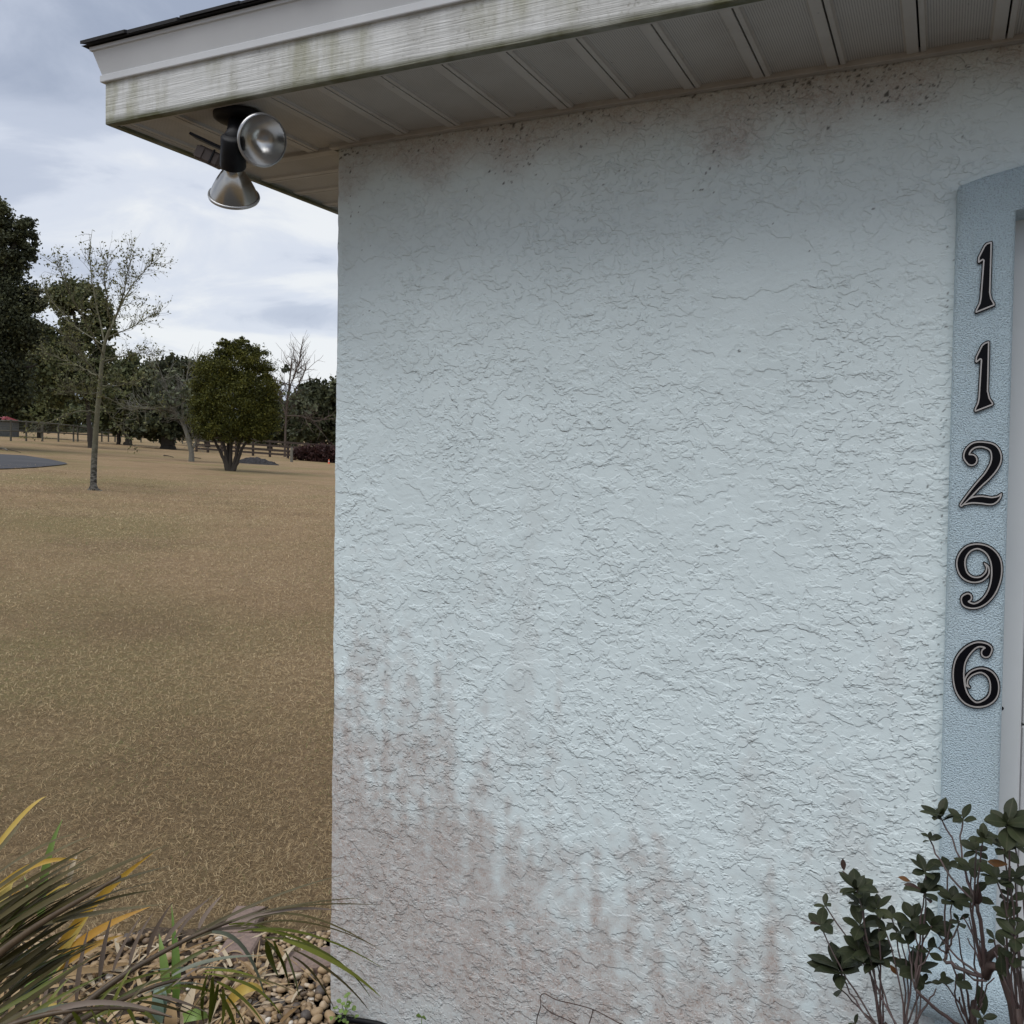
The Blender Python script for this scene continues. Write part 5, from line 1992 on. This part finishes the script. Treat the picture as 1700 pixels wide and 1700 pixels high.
def bushy():
    p, D = on_ground(383, 782)
    px = D / F_PX
    o = thing('evergreen_tree', p, 'rounded olive-green evergreen tree with several stems on the lawn', 'tree')
    mb = MB()
    for k, q in enumerate([[(380, 784), (377, 765), (371, 735), (358, 700), (345, 660)], [(382, 784), (383, 760), (384, 730), (388, 690), (390, 640)], [(385, 784), (390, 765), (398, 735), (412, 700), (425, 660)],
                           [(388, 783), (394, 766), (400, 748), (415, 725), (440, 690)], [(378, 784), (374, 768), (364, 745), (350, 722), (338, 700)], [(383, 784), (380, 755, .5), (378, 715, .8), (376, 660, .9)]]):
        limb(mb, q, D, 3.6 * px, 1.3 * px, 7, 0.01, k)
    mb.build('trunk', BARK_D, o, True)
    bl = [(385, 655, 58, 62, 120), (350, 640, 34, 52, 60), (424, 640, 36, 50, 60), (395, 605, 48, 32, 90), (360, 610, 32, 28, 55), (432, 690, 30, 40, 60), (405, 680, 48, 42, 80), (345, 690, 28, 38, 55), (380, 715, 44, 22, 60),
          (372, 580, 14, 18, 16), (400, 578, 18, 16, 22), (425, 595, 22, 20, 26), (335, 665, 16, 40, 30), (452, 655, 10, 32, 20), (350, 716, 26, 16, 34), (424, 716, 28, 18, 38), (372, 566, 5, 12, 6), (398, 563, 6, 12, 7), (412, 568, 5, 9, 5), (330, 640, 10, 14, 8), (445, 620, 12, 16, 12)]
    P, T = crown_points(bl, D, 41, 112, 0.14)
    leaf_cards('crown', P, 0.043, OLV, o, 42, T)


bushy()


def tree(label, foot_px, D, blobs, mat, seed, size, trunk=None, bark=BARK_D, per=60, spread=0.14, name='tree', cat='tree', group=None, r=(6, 3), bare=0):
    p = foot(foot_px[0], foot_px[1], D)
    o = thing(name, p, label, cat, group)
    px = D / F_PX
    mb = MB()
    R_ = random.Random(seed)
    tips = []
    if trunk is None:
        cx = np.mean([b[0] for b in blobs]); top = min(b[1] for b in blobs)
        trunk = [[(foot_px[0], foot_px[1]), ((foot_px[0] + cx) / 2, (foot_px[1] * 0.6 + top * 0.4)), (cx, top)]]
    for k, q in enumerate(trunk):
        q = [tuple(z) for z in q]
        if k == 0:
            Q = limb(mb, q, D, r[0] * px, r[1] * px, 8, 0, seed + k)
            Q0 = np.vstack([p + np.array([0, 0, -0.1]), Q[0]])
            mb.tube(Q0, [r[0] * px * 1.25, r[0] * px], 8, False)
        else:
            Q = limb(mb, q, D, r[1] * px * 1.1, 0.8 * px, 6, 0.02, seed + k)
        if bare:
            n = len(Q)
            for j in range(n // 3, n):
                for _ in range(bare):
                    d = Q[min(j + 1, n - 1)] - Q[j - 1]
                    d = d / (np.linalg.norm(d) + 1e-9) * 0.6 + np.array([R_.gauss(0, .7), R_.gauss(0, .7), R_.gauss(0.2, .5)])
                    twigs(mb, Q[j], d, R_.uniform(18, 40) * px, 0.55 * px, 1, R_, tips, 0.1, 0.6, 4)
    mb.build('trunk', bark, o, not bare)
    if blobs:
        P, T = crown_points(blobs, D, seed, per, spread)
        leaf_cards('crown', P, size, mat, o, seed + 1, T)
    return o


G1 = 'trees standing beyond the paddock fence'
# big live oak leaning in from the left edge
tree('big dark live oak leaning in from the left edge of the view', (-70, 742), 44,
     [(-30, 560, 75, 90, 130), (10, 500, 42, 60, 60), (25, 545, 40, 40, 50), (5, 420, 40, 40, 45), (42, 385, 18, 24, 16), (50, 410, 10, 26, 10), (-10, 370, 30, 40, 30), (2, 632, 42, 44, 75), (-50, 670, 50, 26, 50), (60, 500, 14, 22, 12), (55, 560, 20, 20, 16), (-60, 440, 60, 80, 70), (-90, 600, 80, 80, 80)],
     OAK, 51, 0.088, [[(-70, 742), (-50, 650), (-20, 560), (0, 480)], [(-40, 620), (0, 560), (40, 520)], [(-20, 560), (10, 440), (35, 385)], [(-45, 640), (10, 620), (60, 606)]], per=170, spread=0.17, r=(22, 10))
# open-crowned oak behind the young tree
tree('open-crowned olive oak rising behind the bare young tree', (150, 740), 58,
     [(118, 490, 34, 26, 30), (150, 500, 32, 26, 26), (105, 510, 18, 18, 10), (165, 520, 20, 22, 14), (140, 545, 26, 26, 16), (120, 560, 24, 30, 18), (172, 545, 18, 22, 12), (75, 590, 48, 32, 44), (60, 560, 30, 26, 22), (115, 610, 50, 30, 45), (90, 640, 50, 30, 45), (185, 555, 10, 12, 6), (165, 590, 24, 24, 18), (150, 640, 40, 30, 35)],
     OAK2, 61, 0.15, [[(150, 740), (146, 670), (136, 600), (130, 560), (118, 500)], [(134, 590), (150, 545), (160, 505)], [(134, 600), (112, 570), (95, 550)], [(136, 620), (170, 580), (182, 550)]], per=70, spread=0.19, r=(4, 2.4))
# the row of trees behind the fence
row = [((66, 738), 78, [(60, 665, 50, 32, 60), (30, 690, 34, 22, 26), (95, 690, 40, 24, 36), (62, 640, 36, 20, 20)], OAK2, 'light green bushy tree low beyond the left end of the fence', (4, 2)),
       ((208, 739), 74, [(200, 640, 48, 38, 60), (228, 620, 40, 30, 40), (180, 680, 40, 30, 40), (225, 670, 44, 32, 46), (212, 705, 36, 16, 22)], OAK2, 'twin-trunked green oak just beyond the fence behind the young tree', (6, 3)),
       ((279, 740), 70, [(275, 640, 44, 36, 55), (290, 620, 40, 24, 34), (262, 680, 44, 28, 46), (298, 690, 44, 26, 46), (275, 710, 50, 16, 40), (248, 700, 30, 22, 26)], OAK, 'dark oak with a thick black trunk at the fence line', (12, 8)),
       ((345, 742), 92, [(340, 640, 50, 36, 50), (310, 630, 40, 30, 34), (330, 690, 50, 36, 50)], GRYG, 'grey-green tree half hidden behind the rounded evergreen', (5, 3)),
       ((448, 744), 96, [(440, 690, 50, 40, 50), (470, 700, 40, 36, 40), (420, 650, 40, 30, 26)], OAK, 'dark spreading tree low behind the right side of the evergreen', (5, 3)),
       ((535, 748), 84, [(530, 680, 36, 36, 50), (512, 660, 30, 24, 26), (545, 650, 34, 20, 28), (525, 715, 44, 18, 34), (560, 690, 34, 44, 50)], OAK, 'dark green oak beside the house corner', (5, 3)),
       ((640, 752), 88, [(625, 680, 60, 46, 70), (600, 650, 40, 24, 26)], OAK, 'dark green oak hidden mostly behind the house', (6, 3)),
       ((-150, 735), 80, [(-140, 650, 90, 60, 90)], OAK2, 'olive oak beyond the fence outside the left edge', (8, 4))]
for k, (f, D, bl, m, lab, r) in enumerate(row):
    tr = None
    if k == 1:
        tr = [[(214, 739), (212, 715), (205, 680), (195, 640)], [(196, 739), (198, 712), (204, 690), (220, 650)]]
    tree(lab, f, D, bl, m, 100 + 7 * k, 0.24, tr, per=48, spread=0.17, group=G1, r=r)
# far belt of woodland closing the view
bp, bt = [], []
for u in np.arange(-420, 1500, 16):
    h = 34 + 12 * math.sin(u * 0.03) + rng.uniform(-7, 7)
    P, T = crown_points([(u, 745 - h - 12 - (26 if u < 260 else 0), 26, h * 0.55, 9), (u, 730 - h * 0.35, 26, 22, 10)], 140 + rng.uniform(-8, 8), int(u + 1000), 46, 0.22)
    bp.append(P); bt.append(T)
o = leaf_cards('woodland', np.concatenate(bp), 0.42, GRYG, None, 200, np.concatenate(bt))
props(o, 'distant belt of grey-green woodland closing off the pasture', 'woodland', None, 'stuff')

# leaning grey tree and the brown bare one
tree('pale leaning tree with grey limbs and fine bare twigs', (318, 751), 46,
     [(290, 640, 40, 34, 14), (320, 660, 30, 40, 12), (265, 660, 30, 24, 8), (330, 700, 20, 30, 8)], GRYG, 301, 0.13,
     [[(318, 751), (312, 725), (304, 702), (296, 688), (283, 676), (268, 672)], [(305, 704), (302, 680), (306, 650), (312, 615)], [(283, 676), (262, 680), (240, 677), (215, 680)], [(290, 682), (280, 655), (270, 625)],
      [(303, 695), (325, 665), (340, 640)], [(318, 748), (324, 735), (326, 720)]], BARK_G, 30, 0.2, 'bare_tree', r=(4.2, 2.2), bare=2)
tree('brownish bare tree with an upright trunk right of the evergreen', (473, 745), 72, [(470, 612, 9, 6, 4), (490, 670, 30, 30, 8)], GRYG, 311, 0.16,
     [[(473, 745), (474, 710), (476, 680), (480, 640), (484, 600)], [(475, 690), (465, 660), (455, 625)], [(477, 670), (495, 640), (508, 612)], [(476, 690), (500, 690), (525, 700)], [(476, 660), (490, 620), (500, 590)]],
     tinted('brown_bark', [(0, (0.07, 0.055, 0.045)), (1, (0.15, 0.12, 0.10))], 0.9, 0.2), 30, 0.2, 'bare_tree', r=(2.0, 1.1), bare=2)


# ------------------------------------------------------------------ fences, hedge, mound and the rest of the field
WOODG = simple('weathered_fence_wood', (0.12, 0.115, 0.09), (0.08, 0.075, 0.06), 9, 0.9)
WOODD = simple('dark_fence_board', (0.06, 0.043, 0.034), (0.04, 0.03, 0.024), 9, 0.9)


def fences():
    tops = ([17, 100, 180, 250, 330], [697, 703, 713, 719, 727])
    bots = ([17, 100, 180, 291, 330], [731, 733, 737, 739, 741])
    D_of = lambda u: float(np.interp(u, [-60, 17, 100, 180, 250, 330], [60, 61, 69, 82, 94, 108]))
    pts = []
    for u in [-45, -8, 18, 43.5, 70.5, 97, 122, 129, 146, 154, 169, 180, 191, 200, 218, 234, 255, 264, 291, 303, 318, 330]:
        D = D_of(u)
        b = at(u, np.interp(u, *bots), D)
        g = float(ground_z(b[0], b[1]))
        t = at(u, np.interp(u, *tops), D)
        pts.append((b[0], b[1], g, max(t[2], g + 0.6)))
    o = thing('paddock_fence', (pts[0][0], pts[0][1], pts[0][2]), 'post and rail paddock fence crossing the pasture behind the trees', 'fence')
    for (x, y, g, t) in pts:
        mb = MB()
        w = 0.05
        mb.box(x - w, x + w, y - w, y + w, g - 0.05, t + 0.03, 0.01)
        mb.build('post', WOODG, o)
    line = [p for k, p in enumerate(pts) if k not in (7, 9)]
    for fr in (1.0, 0.52):
        mb = MB()
        mb.tube([(x, y - 0.09, g + (t - g) * fr - 0.05) for (x, y, g, t) in line], 0.05, 4)
        mb.build('rail', WOODG, o)
    wire = MB()
    for fr in (0.92, 0.84, 0.76, 0.68, 0.6):
        wire.tube([(x, y - 0.07, g + (t - g) * fr - 0.05) for (x, y, g, t) in line], 0.012, 3)
    wire.build('wire', WOODG, o)
    # dark board fence to the right
    q = []
    for u in (326, 345, 368, 392, 420, 448, 478, 510, 548, 600, 660):
        D = 68
        b = at(u, np.interp(u, [320, 480, 560], [753, 760, 764]), D)
        q.append((b[0], b[1], float(ground_z(b[0], b[1]))))
    o2 = thing('board_fence', q[0], 'dark four-board fence running behind the evergreen to the hedge', 'fence')
    for (x, y, g) in q:
        mb = MB()
        mb.box(x - 0.07, x + 0.07, y - 0.07, y + 0.07, g - 0.05, g + 1.28, 0.01)
        mb.build('post', WOODD, o2)
    for k in range(len(q) - 1):
        for z in (0.18, 0.48, 0.78, 1.10):
            mb = MB()
            a, b = np.array(q[k]), np.array(q[k + 1])
            d = b - a
            d /= np.linalg.norm(d)
            nrm = np.array([d[1], -d[0], 0])
            vs = []
            for p in (a, b):
                for s in (0.074, 0.10):
                    for h in (z, z + 0.15):
                        vs.append(p + nrm * s + np.array([0, 0, h]))
            mb.add(vs, [(0, 1, 3, 2), (4, 6, 7, 5), (0, 4, 5, 1), (2, 3, 7, 6), (0, 2, 6, 4), (1, 5, 7, 3)])
            mb.build('board', WOODD, o2)


fences()


def field_things():
    # hedge
    D = 64
    bl = [(u, 754 + (u - 520) * 0.06, 15, 12 + 2 * math.sin(u), 26) for u in range(500, 600, 14)]
    p = foot(540, 765, D)
    h = thing('hedge', p, 'low red-brown hedge in front of the board fence by the house corner', 'hedge')
    P, T = crown_points(bl, D, 401, 60, 0.3)
    P[:, 2] = np.maximum(P[:, 2], ground_z(P[:, 0], P[:, 1]) + 0.02)
    leaf_cards('foliage', P, 0.09, REDL, h, 402, T)
    mb = MB()
    for u in range(500, 600, 10):
        q = foot(u, 765, D)
        mb.tube([q, q + np.array([rnd.uniform(-.2, .2), rnd.uniform(-.2, .2), 0.6])], [0.04, 0.02], 5)
    mb.build('stems', BARK_D, h)
    # short post
    q, D = on_ground(484, 767)
    px = D / F_PX
    mb = MB()
    mb.tube([q + [0, 0, -0.05], q + [0, 0, 12 * px], q + [0, 0, 24 * px]], [2.6 * px, 2.5 * px, 2.3 * px], 8)
    props(mb.build('wooden_post', BARK_G, None, False, loc=q), 'short grey wooden post standing in the lawn before the hedge', 'post')
    # marker
    q, D = on_ground(546, 770)
    px = D / F_PX
    o = thing('marker_flag', q, 'small orange marker standing in the grass near the house corner', 'marker')
    mb = MB()
    mb.lathe([(0.0, 2.0 * px), (1.0 * px, 1.9 * px), (1.2 * px, 1.3 * px), (7.5 * px, 0.7 * px), (8 * px, 0.05 * px)], q, (0, 0, 1), 10)
    mb.build('cone', simple('orange_plastic', (0.62, 0.10, 0.035), (0.52, 0.08, 0.03), 10, 0.5), o, True)
    mb = MB()
    mb.lathe([(3.3 * px, 1.15 * px), (5.2 * px, 0.98 * px)], q, (0, 0, 1), 10)
    mb.build('band', simple('pale_band', (0.6, 0.55, 0.5), (0.5, 0.45, 0.42), 10, 0.5), o, True)
    # mulch mound
    q, D = on_ground(428, 770)
    px = D / F_PX
    n = 28
    V, Fc = [], []
    for j in range(n):
        for i in range(n):
            a, b = (i / (n - 1) - 0.5) * 2, (j / (n - 1) - 0.5) * 2
            rr = math.hypot(a, b)
            hgt = max(0, 1 - rr ** 1.6) * 10.5 * px * (1 - 0.35 * a) + rng.normal(0, 0.03) * (rr < 0.95)
            w = q + RT * a * 36 * px + np.array([FH[0], FH[1], 0]) * b * 1.1
            V.append((w[0], w[1], float(ground_z(w[0], w[1])) - 0.01 + max(0, hgt)))
    for j in range(n - 1):
        for i in range(n - 1):
            Fc.append((j * n + i, j * n + i + 1, (j + 1) * n + i + 1, (j + 1) * n + i))
    o = mesh_obj('mulch_mound', V, Fc, simple('black_mulch', (0.025, 0.023, 0.024), (0.05, 0.046, 0.046), 14, 0.95, 0.8, dist=0.05), None, False, None, q)
    props(o, 'low mound of black mulch on the lawn behind the evergreen', 'mound')
    # dark paved patch at the left
    px0 = [(-120, 770), (-60, 756), (0, 755), (40, 757), (80, 763), (108, 769), (112, 771), (100, 773), (60, 777), (20, 779), (-40, 781), (-120, 782)]
    V = []
    for (u, v) in px0:
        g, D = on_ground(u, v)
        V.append((g[0], g[1], g[2] + 0.03))
    o = mesh_obj('asphalt', V, [tuple(range(len(V)))[::-1]], simple('grey_asphalt', (0.036, 0.036, 0.04), (0.062, 0.062, 0.064), 0.5, 0.85, 0.3), None)
    props(o, kind='structure')
    # shed with red roof
    D = 74
    p = foot(-8, 730, D)
    px = D / F_PX
    s = thing('shed', p, 'small grey shed with a red roof at the left edge beyond the fence', 'shed')
    w, dp, hh = 22 * px, 1.6, 1.35 + 0.2
    ax, ay = np.array([RT[0], RT[1], 0]), np.array([FH[0], FH[1], 0])
    def quadbox(name, x0, x1, y0, y1, z0, z1, mat):
        vs = [p + ax * x + ay * y + np.array([0, 0, z]) for z in (z0, z1) for y in (y0, y1) for x in (x0, x1)]
        return mesh_obj(name, vs, [(0, 2, 3, 1), (4, 5, 7, 6), (0, 1, 5, 4), (2, 6, 7, 3), (0, 4, 6, 2), (1, 3, 7, 5)], mat, s)
    zt = at(0, 699, D)[2] - p[2]
    zr = at(0, 691, D)[2] - p[2]
    quadbox('wall', -w, w, -dp, dp, -0.1, zt, simple('shed_grey', (0.17, 0.18, 0.18), (0.13, 0.14, 0.14), 6, 0.8))
    e_ = w + 3 * px
    vs = [p + ax * x + ay * y + np.array([0, 0, z]) for x, y, z in ((-e_, -dp - .2, zt), (e_, -dp - .2, zt), (e_, dp + .2, zt), (-e_, dp + .2, zt), (-e_ + .3, 0, zr), (e_ - 6 * px, 0, zr))]
    mesh_obj('roof', vs, [(0, 1, 5, 4), (2, 3, 4, 5), (1, 2, 5), (3, 0, 4), (0, 3, 2, 1)], simple('red_metal_roof', (0.34, 0.075, 0.085), (0.28, 0.06, 0.07), 5, 0.5), s)
    # sticks and a pale log lying in the grass
    R_ = random.Random(12)
    for (u0, v0, u1, v1, r, lab, mt) in [((0), 746, 12, 749, 1.5, 'pale cut log lying on the lawn near the driveway patch', BARK_G), (272, 757, 288, 760, 0.9, 'thin brown stick lying on the lawn left of the leaning tree', BARK_D),
                                         (316, 761, 334, 762, 0.9, 'dark stick lying on the lawn below the leaning tree', BARK_D), (10, 747, 34, 752, 0.7, 'crooked twig lying beside the pale log', BARK_D)]:
        a, D = on_ground(u0, v0)
        b, D2 = on_ground(u1, v1)
        mb = MB()
        rr = r * D / F_PX
        a, b = a + [0, 0, rr], b + [0, 0, rr]
        mb.tube(bez(a, (a + b) / 2 + np.array([R_.uniform(-.1, .1), R_.uniform(-.1, .1), rr]), b, 7), np.linspace(rr, rr * 0.6, 7), 6)
        props(mb.build('fallen_branch', mt, None, True, loc=a), lab, 'branch')


field_things()
